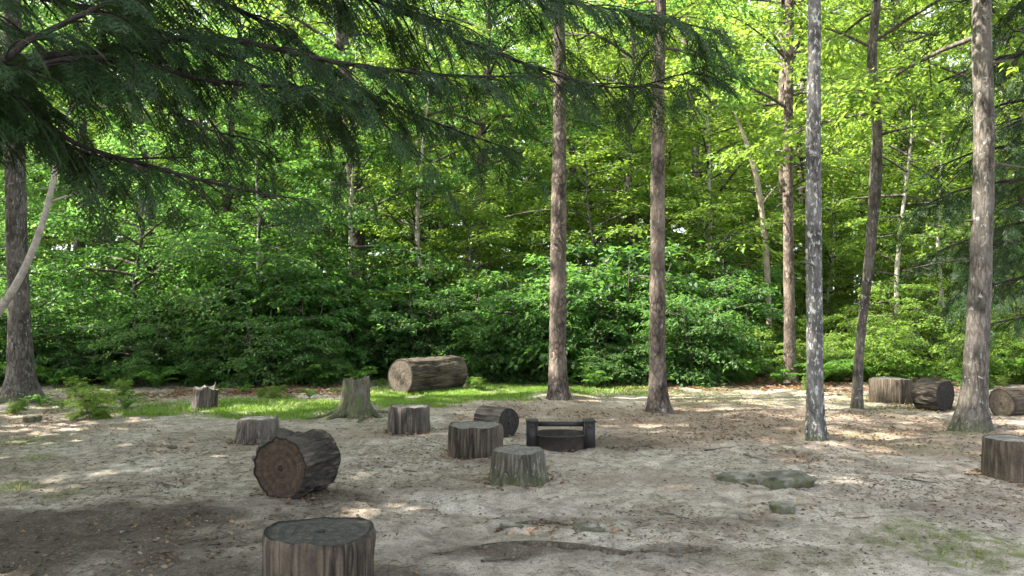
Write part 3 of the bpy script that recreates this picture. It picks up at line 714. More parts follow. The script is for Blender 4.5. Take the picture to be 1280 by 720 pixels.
near_tree('straight pinkish brown trunk rising from a low earth mound beyond the fire ring', 'pine_tree', [(698, 497, 12.5), (697, 440, 11.8), (698, 300, 11), (700, 120, 9.5), (698, 0, 8.5)], G(698, 500)[1], 'bark_pine', 101, 18, dict(CK, cb=9.5, R=2.8), flare=.45)
near_tree('straight pinkish grey trunk with spread foot between the mounded and the lichened trunks', 'pine_tree', [(824, 514, 12.5), (822, 460, 11), (822, 300, 10.5), (823, 120, 9), (826, 0, 8)], G(824, 515)[1], 'bark_pine', 102, 18, dict(CK, cb=6.0, R=2.4), flare=.7)
near_tree('slim grey trunk speckled with white lichen standing alone in bare dirt', 'lichen_tree', [(1020, 549, 12), (1019, 500, 11), (1018, 380, 11), (1017, 250, 10.5), (1017, 120, 9.5), (1018, 0, 8.5)], G(1020, 551)[1], 'bark_lichen', 103, 15, dict(CK, cb=7.5, R=2.6), flare=.45, ridge=.07)
near_tree('stout grey trunk with mossy root foot beside the pale ended lying log', 'maple_tree', [(1214, 536, 17), (1218, 480, 15), (1226, 330, 14), (1230, 180, 13), (1227, 60, 13), (1227, 0, 12.5)], G(1216, 538)[1], 'bark_grey', 104, 17, dict(CK, cb=4.7, R=3.4, nb=34), flare=.7, leaf='leaf_bright')
near_tree('big dark trunk with mossy foot behind the leaning pale branch', 'maple_tree', [(26, 504, 18), (25, 440, 15), (22, 330, 13), (18, 180, 13), (15, 60, 12), (15, 0, 12)], G(25, 506)[1], 'bark_grey', 105, 18, dict(CK, cb=7.5, R=4.2, nb=30), flare=.8)
near_tree('slender crooked grey trunk with a broken pale scar beside the brown log seat', 'maple_tree', [(1071, 508, 6.5), (1074, 440, 5.8), (1086, 330, 6.2), (1094, 235, 8), (1096, 160, 6.5), (1090, 70, 6.5), (1096, 0, 5.5)], G(1072, 511)[1], 'bark_grey', 106, 14, dict(CK, cb=4.4, R=2.6, nb=26), flare=.5, ridge=.12, leaf='leaf_bright', k=28)
near_tree('reddish brown straight trunk at the wood edge beyond the lichened trunk', 'pine_tree', [(988, 476, 8.5), (987, 400, 7.5), (985, 250, 7), (986, 100, 6.5), (987, 0, 6)], G(988, 478)[1], 'bark_pine', 107, 18, dict(CK, cb=4.9, R=3.0, nb=34), flare=.5, leaf='leaf_bright', k=28)

def snag():
    Y = G(962, 462)[1] - .1; rng = np.random.default_rng(3)
    pix = [(963, 462, 3.2), (961, 400, 3.2), (957, 310, 3.4), (946, 225, 3.4), (934, 182, 2.6), (918, 140, .7)]
    base = onground(at(962, 462, Y)[0], Y); pts = [base - np.array([0, 0, .05])] + [at(a, b, Y) for a, b, c in pix[1:]]
    (V, Q, T), C = trunk_tube(np.array(pts) - base, [c * Y / F for a, b, c in pix], rng, k=20, n=90, ridge=.1, flare=.2)
    t = thing('dead_snag', 'pale barkless dead snag bending towards the top beside the reddish trunk', 'dead tree', base)
    mb = MB(); mb.add(V, Q, T); obj('trunk', mb.mesh('trunk', True), M['bark_snag'], t)
    s = np.linspace(0, 1, 6)[:, None]; q = C[55, :3]
    mb = MB(); V, Q, T = tube(q + s * np.array([.35, -.2, .5]), .035 * (1 - .6 * s[:, 0]), 8); mb.add(V, Q, T); obj('broken_limb', mb.mesh('broken_limb', True), M['bark_snag'], t)
snag()
def leaning():
    # pale young trunk that leans in from outside the picture, in front of the big dark tree
    Y = 8.0; rng = np.random.default_rng(9)
    pts = [onground(at(-120, 560, Y)[0], Y)] + [at(a, b, Y) for a, b in ((-70, 480), (-20, 410), (20, 352), (48, 290), (66, 225), (80, 150), (120, 60), (150, -60))]
    rs = [.065, .056, .048, .04, .034, .028, .022, .015, .008]
    base = pts[0]; (V, Q, T), C = trunk_tube(np.array(pts) - base - np.array([0, 0, .04]), rs, rng, k=20, n=110, ridge=.07, flare=.4)
    t = thing('leaning_tree', 'thin pale trunk leaning in front of the big dark mossy tree', 'tree', base)
    wood = MB(); wood.add(V, Q, T); lv = []; crown(rng, path_fn(C), H=C[-1, 2], cb=2.6, R=1.0, nb=9, dens=22, ls=.09, wood=wood, leaves=lv)
    obj('trunk', wood.mesh('trunk', True), M['bark_birch'], t); obj('crown', crown_mesh('crown', lv), M['leaf_shrub'], t)
leaning()

# ------------------------------------------------------------------ hemlocks
def spray_template(rng, L=.185):
    """flat feathery branchlet along +X: needled twigs (narrow blades) with single needles fringing them"""
    T = []
    def blade(a, b, w, nn):
        d = unit(b - a); sd = np.array([-d[1], d[0], 0.0]); m = a + (b - a) * .45; up = np.array([0, 0, rng.uniform(-.003, .003)])
        T.append([a, m - sd * w + up, b]); T.append([a, b, m + sd * w + up])
        for i in range(nn):
            q = a + (b - a) * (.1 + .85 * (i + rng.random()) / nn)
            for sg in (-1, 1):
                nd = unit(d * .7 + sd * sg + np.array([0, 0, rng.uniform(-.4, .2)]))
                T.append([q - d * .003, q + d * .003, q + nd * rng.uniform(.013, .022)])
    o, e = np.zeros(3), np.array([L, 0, 0])
    blade(o, e, .0042, 8)
    for i in range(9):
        q = .06 + .86 * i / 9; sg = 1 if i % 2 else -1; l = L * rng.uniform(.38, .6) * (1 - .65 * q); a = o + (e - o) * q
        blade(a, a + l * unit(np.array([.8, .62 * sg, rng.uniform(-.25, .05)])), .004, 4)
    T = np.array(T); T[..., 2] -= T[..., 0] ** 2 * 1.4
    return T.reshape(-1, 3)
SPR = [spray_template(np.random.default_rng(i)) for i in range(3)]
def place_sprays(P, D, N, S, rng):
    D = unit(D); Sd = unit(np.cross(N, D)); N = np.cross(D, Sd)
    out = []; idx = rng.integers(0, len(SPR), len(P))
    for k, tp in enumerate(SPR):
        m = idx == k
        if not m.any(): continue
        R3 = np.stack([D[m], Sd[m], N[m]], 1)                       # rows
        out.append((np.einsum('vi,nij->nvj', tp, R3) * S[m][:, None, None] + P[m][:, None]).reshape(-1, 3))
    V = np.concatenate(out); return V, np.arange(len(V)).reshape(-1, 3)
def hemlock_limb(parent, pts, r0, seed, blen=.75, dens=1.0, start=.15, sag=.45, side_step=.068, tip=.040, sscale=1.0):
    rng = np.random.default_rng(seed)
    n = 40; C = spline(np.array(pts), n); s = np.linspace(0, 1, n)
    C += np.stack([.02 * vnoise(s * 7, seed, i, seed) for i in range(3)], -1) * (s[:, None] > .02)
    V, Q, T = tube(C, r0 * (1 - s) ** .8 + .004, 10); mb = MB(); mb.add(V, Q, T)
    length = np.linalg.norm(np.diff(C, axis=0), axis=1).sum()
    P, D, N, S = [], [], [], []
    nb = int(length * (1 - start) / side_step * dens)
    def along(B, ln, step, sc):
        m = max(int(ln / step), 2)
        for j in range(m + 1):
            q = min((j + rng.random() * .6) / m, 1); k = q * (len(B) - 1); k0 = min(int(k), len(B) - 2)
            p = B[k0] + (B[k0 + 1] - B[k0]) * (k - k0); bd = unit(B[k0 + 1] - B[k0])
            sd = unit(np.array([-bd[1], bd[0], 0])) * (1 if j % 2 else -1)
            d = bd * .8 + sd * rng.uniform(.4, .9) + np.array([0, 0, rng.uniform(-.55, .0)])
            if j == m: d = bd + np.array([0, 0, -.2])
            if vnoise(p[0] * 4.6, p[1] * 4.6, p[2] * 4.6, 61) < -.20 + .3 * rng.random() - .12 * (j == m): continue
            P.append(p); D.append(d); N.append(np.array([0, 0, 1]) + rng.normal(size=3) * .22); S.append(sc * rng.uniform(.75, 1.25))
    for i in range(nb):
        q = start + (1 - start) * (i + rng.random()) / nb; k = q * (n - 1); k0 = min(int(k), n - 2)
        p = C[k0] + (C[k0 + 1] - C[k0]) * (k - k0); bd = unit(C[k0 + 1] - C[k0])
        sd = unit(np.array([-bd[1], bd[0], 0])) * (1 if i % 2 else -1)
        l = blen * (1 - .55 * abs(q - .45) - .25 * q) * rng.uniform(.45, 1.15)
        d = unit(bd * rng.uniform(.45, .9) + sd * rng.uniform(.5, 1) + np.array([0, 0, rng.uniform(-.25, .15)]))
        ss = np.linspace(0, 1, 6)[:, None]; B = p + l * (d * ss - np.array([0, 0, sag]) * ss ** 2)
        V, Q, T = tube(B, (.0065 * l / .7 + .002) * (1 - .7 * ss[:, 0]), 4, cap=False); mb.add(V, Q)
        along(B[1:], l * .85, tip, sscale)
    along(C[-12:], length * .28, .05, sscale)
    lo = obj('limb', mb.mesh('limb', True), M['bark_limb'], parent)
    P, D, N, S = map(np.array, (P, D, N, S)); Wp = P + np.array(parent.location); keep = np.ones(len(P), bool)
    for c, r, pr in LITS:                              # sprays dropped so sunbeams reach the chosen spots
        q = Wp - c; u = q @ SUN; keep &= ~((u > .3) & (np.linalg.norm(q - u[:, None] * SUN, axis=1) < r + .06) & (pr > .65))
    P, D, N, S = P[keep], D[keep], N[keep], S[keep]
    V, T = place_sprays(P, D, N, S, rng)
    f = obj('needles', make_mesh('needles', V, [T]), M['needle'], lo); f["kind"] = "stuff"
    return len(P)
NS = 0
def hemlock_front():
    """hemlock rooted beside the camera; its lower limbs reach across the top of the picture"""
    global NS
    tx, ty = -5.3, 4.3; base = onground(tx, ty); rng = np.random.default_rng(21)
    t = thing('hemlock_tree', 'dark hemlock whose long needled limbs reach over the clearing overhead', 'tree', base)
    (V, Q, T), C = trunk_tube([(0, 0, -.05), (.02, 0, 2), (0, .05, 5), (0, 0, 9), (0, 0, 13)], [.24, .21, .17, .1, .03], rng, k=32, n=120)
    mb = MB(); mb.add(V, Q, T); obj('trunk', mb.mesh('trunk', True), M['bark_dark'], t)
    def L(r0, pix, seed, **kw):
        global NS
        P = [at(a, b, Y) - base for a, b, Y in pix]; h = P[0][2] - .35 * 0 
        r = np.array([0, 0, max(P[0][2] - .25, 1.2)])
        NS += hemlock_limb(t, [r] + P, r0, seed, **kw)
    L(0.0375, [(-60, 82, 4.6), (130, 60, 4.8), (270, 48, 5.0), (430, 78, 5.2), (560, 94, 5.4), (690, 98, 5.6)], 1, blen=.9, start=.2, dens=.85)
    L(0.0300, [(-60, 118, 4.2), (70, 76, 4.4), (150, 74, 4.6), (270, 104, 4.8), (420, 118, 5.0), (520, 190, 5.2)], 2, blen=.8, start=.2, dens=.8)
    L(0.0315, [(-60, 95, 3.9), (40, 45, 4.0), (140, 0, 4.2), (300, -60, 4.6)], 3, blen=.7)
    L(0.0255, [(-60, 105, 4.4), (30, 135, 4.5), (95, 183, 4.6), (200, 215, 4.8), (300, 240, 5.0), (390, 250, 5.1)], 4, blen=.75, start=.3)
    L(0.0270, [(-60, -70, 4.8), (120, -60, 5.0), (200, 70, 5.2), (255, 140, 5.3), (300, 190, 5.4)], 5, blen=.7, start=.4)
    L(0.0338, [(-60, -90, 5.0), (200, -90, 5.4), (420, -20, 5.8), (600, 60, 6.2), (760, 110, 6.4), (860, 90, 6.6)], 6, blen=1.1, start=.25, side_step=.06)
    L(0.0300, [(-60, -40, 5.2), (150, -30, 5.4), (330, 30, 5.6), (450, 110, 5.9), (560, 160, 6.1), (640, 190, 6.2)], 7, blen=.9, start=.3)
    L(0.0338, [(-60, -130, 4.8), (250, -120, 5.2), (500, -50, 5.6), (680, 0, 5.9), (800, 20, 6.1), (890, 40, 6.2)], 8, blen=1.0, start=.3, side_step=.06)
    L(0.0285, [(-60, -10, 4.4), (100, 10, 4.8), (330, 90, 5.3), (420, 150, 5.5), (440, 200, 5.6)], 9, blen=.8, start=.25)
    L(0.0255, [(-60, 150, 4.7), (40, 160, 4.9), (120, 195, 5.0), (230, 200, 5.2)], 10, blen=.7, start=.25)
    L(0.0300, [(-60, -160, 4.0), (200, -170, 4.4), (420, -110, 4.8), (600, -60, 5.2)], 11, blen=.9, start=.25)
    L(0.0255, [(-60, 20, 5.4), (110, 70, 5.8), (240, 150, 6.2), (330, 180, 6.4)], 12, blen=.9, start=.25)
hemlock_front()
def hemlock_side(tx, ty, label, seed, zs, reach, azs, H=14):
    global NS
    base = onground(tx, ty); rng = np.random.default_rng(seed)
    t = thing('hemlock_tree', label, 'tree', base)
    (V, Q, T), C = trunk_tube([(0, 0, -.05), (.02, 0, 3), (0, .05, 6), (0, 0, H * .75), (0, 0, H)], [.2, .17, .13, .08, .03], rng, k=24, n=80)
    mb = MB(); mb.add(V, Q, T); obj('trunk', mb.mesh('trunk', True), M['bark_dark'], t)
    for i, z in enumerate(zs):
        a = rad(rng.uniform(*azs)); L = reach * rng.uniform(.75, 1.1); d = np.array([math.cos(a), math.sin(a), 0])
        s = np.linspace(0, 1, 5)[:, None]
        P = np.array([0, 0, z]) + L * (d * s + np.array([0, 0, 1]) * (.12 * s - .30 * s ** 2))
        NS += hemlock_limb(t, P, .035, seed * 7 + i, blen=1.1, side_step=.12, tip=.09, sscale=1.5, start=.15)
hemlock_side(9.0, 11.6, 'dark hemlock with drooping needled limbs beside the stout mossy footed trunk', 5, np.linspace(2.2, 6.8, 16), 2.3, (110, 250))
hemlock_side(11.6, 14.5, 'second dark hemlock behind the pale ended lying log at the clearing side', 8, np.linspace(1.6, 8.6, 18), 2.6, (100, 260))

# ------------------------------------------------------------------ woodland plants, built once and copied
def make_tree(rng, H, cb, R, nb, dens, ls, r0, bend=.3, **kw):
    n = 7; z = np.linspace(-.1, H, n); off = np.cumsum(rng.normal(size=(n, 2)) * bend * .3, axis=0); off[:2] *= .2
    pts = np.column_stack([off, z]); rs = r0 * (1 - .9 * np.linspace(0, 1, n) ** 1.2)
    (V, Q, T), C = trunk_tube(pts, rs, rng, k=14, n=40, ridge=.05, flare=.4)
    tm = MB(); tm.add(V, Q, T); wood = MB(); lv = []
    crown(rng, path_fn(C), H=H, cb=cb, R=R, nb=nb, dens=dens, ls=ls, wood=wood, leaves=lv, **kw)
    return tm.mesh('trunk', True), wood.mesh('limbs', True), lv
rg = np.random.default_rng(77)
SHRUB = []
for i in range(5):
    H = (1.5, 2.1, 2.7, 3.3, 1.9)[i]; lv, wood = [], MB()
    for st in range(6):
        a = st * 1.05 + rg.uniform(-.3, .3); d = np.array([math.cos(a), math.sin(a)]) * rg.uniform(.15, .45)
        h = H * rg.uniform(.7, 1.0); s = np.linspace(0, 1, 6)
        C = np.column_stack([d[0] * s * h + d[0] * .2, d[1] * s * h + d[1] * .2, -.05 + s * h])
        V, Q, T = tube(C, .014 * (1 - .7 * s) + .004, 6); wood.add(V, Q, T)
        crown(rg, path_fn(C), H=h, cb=.12, R=.75 + .12 * H, nb=11, dens=(52, 34, 42, 26, 38)[i], ls=(.07, .11, .085, .14, .095)[i], wood=wood, leaves=lv, up=(.1, .5), droop=.35, flat=.4, twigs=5, prof=.45)
    SHRUB.append((wood.mesh('stems', True), crown_mesh('foliage', lv, .62)))
UNDER = []
for i in range(5):
    H = (4.6, 6.0, 7.5, 9.0, 5.4)[i]
    tr, lb, lv = make_tree(rg, H, H * .16, 1.5 + .14 * H, 30, (50, 34, 42, 30, 58)[i], (.08, .115, .095, .13, .07)[i], .03 + .006 * H, up=(.1, .55), droop=.25, flat=.38, twigs=8, prof=.55)
    UNDER.append((tr, lb, crown_mesh('crown', lv, .6)))
TALL = []
for i in range(5):
    H = (15, 18, 20, 22, 17)[i]; cb = (4.0, 5.5, 6.5, 7.5, 3.5)[i]
    tr, lb, lv = make_tree(rg, H, cb, 3.4 + .05 * H, 44, 26, .14, .10 + .006 * H, bend=.5, up=(.15, .8), droop=.25, flat=.42, twigs=9, prof=.6)
    TALL.append((tr, lb, crown_mesh('crown', lv, .62)))
FERN = []
for i in range(3):
    mb = MB(); lvs = []
    for fr in range(11):
        a = fr * .571 * 2 + rg.uniform(-.2, .2); L = rg.uniform(.45, .75); s = np.linspace(0, 1, 9)
        d = np.array([math.cos(a), math.sin(a), 0]); hgt = rg.uniform(.5, .95)
        C = L * (d * s[:, None] * (.4 + .6 * s[:, None]) + np.array([0, 0, 1]) * (hgt * np.sin(s * 2.0))[:, None])
        V, Q, T = tube(C, .005 * (1 - .7 * s) + .001, 4); mb.add(V, Q, T)
        q = np.linspace(.18, .98, 15); p = np.column_stack([np.interp(q, s, C[:, k]) for k in range(3)]); sd = np.array([-d[1], d[0], 0])
        for sg in (-1, 1):
            D = sd * sg + d * .35 + np.array([0, 0, -.25]) + rg.normal(size=(15, 3)) * .12
            lvs.append((p, D, np.array([0, 0, 1]) + rg.normal(size=(15, 3)) * .25, .22 * L * np.sin(np.pi * (.15 + .8 * (1 - q) ** .6)) + .03))
    FERN.append((mb.mesh('stalks', True), crown_mesh('fronds', lvs, .42)))

def place(name, label, cat, group, variant, pn, xy, rot, sc, mats, tilt=0.0):
    t = thing(name, label, cat, onground(*xy), group)
    t.rotation_euler = (tilt * math.cos(rot * 3), tilt * math.sin(rot * 3), rot); t.scale = (sc, sc, sc)
    for nm, me, mt in zip(pn, variant, mats):
        o = obj(nm, me, None, t)
        if not me.materials: me.materials.append(M[mt])
        if me.materials[0] != M[mt]:
            o.material_slots[0].link = 'OBJECT'; o.material_slots[0].material = M[mt]
    return t
rg = np.random.default_rng(4)
GLADE = [G(*q) for q in ((490, 494), (560, 491), (640, 490), (330, 512), (260, 514), (420, 504))] + [at(697, 380, 13.9), at(823, 380, 12.3)]
def in_light(x, y, z0, z1, r):
    """would a crown of radius r between z0 and z1 at x, y stand in the sunbeam that reaches the glade?"""
    for g in GLADE:
        z = np.linspace(z0, z1, 12); q = g[:2] + SUN_XY * ((z - g[2]) / math.tan(SUN_EL))[:, None]
        if np.hypot(q[:, 0] - x, q[:, 1] - y).min() < r: return True
    return False

# shrub wall along the left and middle of the wood edge
LANDMARK = [(G(25, 506), 'big dark mossy footed trunk'), (G(254, 514), 'small splintered stump'), (G(443, 522), 'old rooted stump'), (G(560, 490), 'huge fallen log'), (G(698, 500), 'trunk on the earth mound'),
            (G(824, 515), 'second pinkish trunk'), (G(988, 478), 'reddish edge trunk'), (G(1072, 511), 'crooked scarred trunk'), (G(1165, 505), 'flaking lying log'), (G(1250, 520), 'pale ended lying log')]
def by_landmark(L, what):
    """the plant of a front row that stands closest behind each landmark is named after it"""
    taken = set()
    for p, nm in LANDMARK:
        o = min((o for o in L if o not in taken), key=lambda o: abs(o.location.x / o.location.y - p[0] / p[1]), default=None)
        if o is not None and abs(o.location.x / o.location.y - p[0] / p[1]) < .04:
            taken.add(o); o["label"] = f"{what} directly behind the {nm}"; del o["group"]
front = []
for row, (y0, sz) in enumerate(((17.0, (.62, .9)), (18.2, (.85, 1.15)), (19.6, (.95, 1.35)), (21.3, (1.1, 1.5)))):
    x = -15.5 - row
    while x < 4.6 + row * .6:
        y = y0 + rg.uniform(-.35, .45) + .02 * (x + 5); sc = rg.uniform(*sz); vi = int(rg.integers(5))
        size = ('waist high', 'head high', 'tall', 'very tall')[int(np.searchsorted([1.5, 2.2, 3.2], (1.5, 2.1, 2.7, 3.3, 1.9)[vi] * sc))]
        lt = rg.random() < .3
        if not (row == 0 and -3.4 < x < -.6):
            o = place('leafy_shrub', f"{size} leafy {'lighter' if lt else 'dark'} green shrub in the thicket along the wood edge", 'shrub', f"{size} {'lighter' if lt else 'dark'} green shrubs of the thicket", SHRUB[vi], ('stems', 'foliage'), (x, y + (.9 if row == 0 and -3.6 < x < 1.5 else 0)), rg.uniform(0, 6.28), sc, ('bark_wood', 'leaf_tall' if lt else 'leaf_shrub'))
            if row == 0: front.append(o)
        x += rg.uniform(1.0, 1.5)
by_landmark(front, 'dense front row shrub of the thicket')
# lower, sunnier growth on the right
x = 3.4; front = []
while x < 17:
    for y0, s0 in ((17.7, .42), (19.0, .55), (20.6, .75)):
        if rg.random() < .85:
            o = place('leafy_shrub', 'low bright green shrub in the open growth under the tall trunks', 'shrub', 'low shrubs under the tall trunks', SHRUB[int(rg.integers(5))], ('stems', 'foliage'), (x + rg.uniform(-.5, .5), y0 + rg.uniform(-.4, .5)), rg.uniform(0, 6.28), s0 * rg.uniform(.8, 1.25), ('bark_wood', 'leaf_bright'))
            if y0 < 18: front.append(o)
    x += rg.uniform(.95, 1.4)
by_landmark(front, 'low bright green shrub')
x = -14.5; front = []
while x < 15:
    y = 16.4 + rg.uniform(-.25, .6)
    if not -3.2 < x < 1.2:
        o = place('fern', 'low arching fern at the foot of the wood edge', 'fern', 'ferns along the wood edge', FERN[int(rg.integers(3))], ('stalks', 'fronds'), (x, y + (.7 if x > 2 else 0)), rg.uniform(0, 6.28), rg.uniform(.5, 1.0), ('leaf_fern', 'leaf_fern')); front.append(o)
    x += rg.uniform(.5, 1.1)
by_landmark(front, 'low arching fern')
# the young leafy plant in the grass by the big tree
p = G(108, 527)
place('young_sapling', 'young leafy sapling clump growing in the grass near the big mossy tree', 'sapling', None, SHRUB[0], ('stems', 'foliage'), (p[0] - .05, p[1] + .25), 1.0, .33, ('bark_wood', 'leaf_bright'))
p = G(150, 515)
place('fern', 'single fern tuft beside the young leafy sapling clump', 'fern', None, FERN[0], ('stalks', 'fronds'), (p[0], p[1] + .2), 2.0, .5, ('leaf_fern', 'leaf_fern'))
# understory trees
for i in range(118):
    y = 19.5 + 38 * (i / 118) ** 1.15 + rg.uniform(-.8, .8); hw = .74 * y + 3
    x = ((i * .618034) % 1 * 2 - 1) * hw + rg.uniform(-1, 1)
    if x > 3 and y < 24: y += 4.5
    if in_light(x, y, 1, 8, 1.7): continue
    right = x > -1 + rg.normal() * 3; pale = rg.random() < .3
    tone = 'bright yellow green' if right else 'deep green'; bk = 'pale smooth' if pale else 'dark brown'
    place('understory_tree', f'slim young forest tree with {bk} bark and {tone} leaves', 'tree', f'{bk} barked young trees with {tone} leaves', UNDER[int(rg.integers(5))], ('trunk', 'limbs', 'crown'), (x, y), rg.uniform(0, 6.28), rg.uniform(.8, 1.2),
          ('bark_birch' if pale else 'bark_wood', 'bark_wood', 'leaf_bright' if right else ('leaf_shrub' if rg.random() < .7 else 'leaf_tall')), .06)
# tall trees
NT_ = 160
for i in range(NT_):
    y = 23 + 62 * (i / NT_) ** .85 + rg.uniform(-1.2, 1.2); hw = .74 * y + 5
    x = ((i * .618034 + .37) % 1 * 2 - 1) * hw + rg.uniform(-1, 1)
    if in_light(x, y, 5, 18, 2.8): continue
    bi = int(rg.integers(3)); bk = ('dark brown', 'grey', 'reddish')[bi]; br = bool(x > 0 or rg.random() < .4); tone = 'sunny yellow green' if br else 'mid green'
    place('tall_tree', f'tall {bk} barked forest tree with high {tone} crown deep in the wood', 'tree', f'tall {bk} barked trees with {tone} crowns', TALL[int(rg.integers(5))], ('trunk', 'limbs', 'crown'), (x, y), rg.uniform(0, 6.28), rg.uniform(.85, 1.2) * (1.3 if y > 45 else 1.0),
          (('bark_wood', 'bark_grey', 'bark_pine')[bi], 'bark_wood', 'leaf_bright' if br else 'leaf_tall'), .03)
# pale thin stems that show against the thicket
for j, (px, py, Y, v, sc, wh) in enumerate(((309, 470, 18.6, 1, 1.0, 'behind the low pale stump'), (424, 470, 20, 3, 1.0, 'behind the old rooted stump'), (537, 470, 21, 3, 1.1, 'behind the huge fallen log'), (1121, 450, 21, 2, 1.1, 'behind the brown log seat'),
                                            (1180, 452, 22, 2, 1.0, 'behind the flaking lying log'), (868, 455, 24, 3, 1.2, 'between pinkish trunk and dead snag'), (890, 455, 22, 0, 1.0, 'small, beside the dead snag'))):
    b = at(px, py, Y)
    place('understory_tree', f'thin pale stemmed young tree in the thicket {wh}', 'tree', None, UNDER[v], ('trunk', 'limbs', 'crown'), (b[0], Y), j * 1.3, sc, ('bark_birch', 'bark_wood', 'leaf_bright' if px > 500 else 'leaf_shrub'))
# seedlings and weeds in the thin grass
rs_ = np.random.default_rng(33)
for j in range(26):
    px, py = ((rs_.uniform(150, 420), rs_.uniform(488, 500)), (rs_.uniform(470, 660), rs_.uniform(482, 489)), (rs_.uniform(840, 1280), rs_.uniform(480, 490)), (rs_.uniform(0, 170), rs_.uniform(495, 520)))[j % 4]
    p = G(px, py); fern = j % 3 == 0
    place('seedling', 'tiny leafy seedling sprouting from the litter before the wood edge', 'seedling', 'seedlings along the wood edge', FERN[j % 3] if fern else SHRUB[j % 5], ('stalks', 'fronds') if fern else ('stems', 'foliage'), (p[0], p[1]), j * 1.7, rs_.uniform(.25, .4) if fern else rs_.uniform(.08, .16), ('leaf_fern', 'leaf_fern') if fern else ('bark_wood', 'leaf_bright'))

# unseen tall trees added round the clearing to shade it
def shade_tree(x, y, seed, H, cb, R, label='tall broad maple added out of view to shade the clearing'):
    rng = np.random.default_rng(seed); base = onground(x, y)
    n = 7; z = np.linspace(-.1, H, n); pts = np.column_stack([np.cumsum(rng.normal(size=(n, 2)) * .12, axis=0) * (z > 1)[:, None], z])
    (V, Q, T), C = trunk_tube(pts, .24 * (1 - .9 * np.linspace(0, 1, n)), rng, k=16, n=60, flare=.5)
    t = thing('maple_tree', label, 'tree', base, 'added shade trees round the clearing')
    mb = MB(); mb.add(V, Q, T); obj('trunk', mb.mesh('trunk', True), M['bark_grey'], t)
    lv, wood = [], MB(); crown(rng, path_fn(C), H=H, cb=cb, R=R, nb=32, dens=13, ls=.27, wood=wood, leaves=lv, twigs=8, flat=.5, prof=.5)
    obj('limbs', wood.mesh('limbs', True), M['bark_wood'], t)
    obj('crown', crown_mesh('crown', lv, .66, origin=base), M['leaf_tall'], t)
for i, (x, y) in enumerate(((-12.0, 8.0), (-13.5, 3.5), (-15.5, 11.0), (-13.8, 15.5), (-17.5, 6.5), (-20, 13), (-9.0, 2.5), (-10.0, -1.5), (-19.5, 2), (-8.6, 9.3), (-8.2, 5.8), (-5.5, 0.5))):
    shade_tree(x, y, 300 + i, 15 + (i * 7) % 5, 5.5 + (i % 3), 4.3)

# ------------------------------------------------------------------ grass, leaf litter, grit
def scatter(areas, n, seed, pad=1.3):
    """points on the ground inside the areas, weighted by the area's strength"""
    rng = np.random.default_rng(seed); P = []; sz = []
    for px, py, hw, hh, s in areas:
        c = G(px, py); rx = abs(G(px + hw, py)[0] - c[0]) * pad; ry = max(.5 * abs(G(px, py - min(hh, py - 408))[1] - G(px, py + hh)[1]), .08) * pad
        P.append((c[0], c[1], rx, ry, s)); sz.append(rx * ry * s)
    sz = np.array(sz) / sum(sz); X, Y = [], []
    for (cx, cy, rx, ry, s), f in zip(P, sz):
        m = int(n * f); a = rng.uniform(0, 6.28, m); r = np.sqrt(rng.random(m)); X.append(cx + rx * r * np.cos(a)); Y.append(cy + ry * r * np.sin(a))
    X, Y = np.concatenate(X), np.concatenate(Y)
    k = rng.random(len(X)) < area_field(areas, X, Y) * 1.1 * sstep(-.8, .2, fbm(X * 2.1, Y * 2.1, 0, 19, 3))
    return X[k], Y[k], rng
def blades(name, areas, n, h, mat, seed, wid=.006):
    X, Y, rng = scatter(areas, n, seed); m = len(X); Z = gz(X, Y) - .004
    P = np.stack([X, Y, Z], -1); a = rng.uniform(0, 6.28, m); hh = h * rng.uniform(.4, 1.25, m)
    lean = np.stack([np.cos(a), np.sin(a), np.zeros(m)], -1); sd = np.stack([-np.sin(a), np.cos(a), np.zeros(m)], -1) * wid
    mid = P + lean * (hh * .2)[:, None] + np.array([0, 0, 1]) * (hh * .6)[:, None]; tip = P + lean * (hh * rng.uniform(.4, .9, m))[:, None] + np.array([0, 0, 1]) * (hh * .9)[:, None]
    V = np.stack([P - sd, P + sd, mid + sd * .7, mid - sd * .7, tip], 1).reshape(-1, 3); i = np.arange(m)[:, None] * 5
    o = obj(name, make_mesh(name, V, [i + [0, 1, 2, 3], i + [3, 2, 4]]), M[mat]); o["kind"] = "stuff"
    return o
tag(blades('grass', GRASS, 120000, .08, 'grass', 1), 'short bright sunlit grass round the huge fallen log', 'grass')
tag(blades('dry_grass', GRASS_TUFT + [(330, 510, 130, 11, .6), (870, 492, 150, 8, .5), (1120, 503, 90, 10, .5), (1200, 690, 100, 35, .4)], 26000, .045, 'grass_dry', 2), 'thin yellowish grass tufts scattered over the trodden clearing', 'grass')
def litter(name, X, Y, ls, mat, rng, label, cat, wid=.6, flat=.35):
    m = len(X); P = np.stack([X, Y, gz(X, Y) + rng.uniform(.006, .022, m)], -1); a = rng.uniform(0, 6.28, m)
    D = np.stack([np.cos(a), np.sin(a), rng.normal(size=m) * .2], -1); N = np.array([0, 0, 1]) + rng.normal(size=(m, 3)) * flat
    L = ls * rng.uniform(.5, 1.3, m); V, T = leaf_quads(P, D, N, L, L * wid, fold=.25, droop=.1)
    o = obj(name, make_mesh(name, V, [T]), M[mat]); o["kind"] = "stuff"; tag(o, label, cat)
X, Y, r_ = scatter([(960, 483, 260, 7, 1), (350, 489, 170, 7, 1), (1150, 500, 120, 12, .5), (120, 500, 140, 14, .4)], 16000, 5)
litter('leaf_litter', X, Y, .085, 'litter_red', r_, 'rust coloured fallen leaves drifted along the wood edge', 'leaves')
X, Y, r_ = scatter(DARK + REDD, 17000, 6)
litter('leaf_litter', X, Y, .045, 'litter', r_, 'small brown fallen leaves strewn over the dark earth', 'leaves')
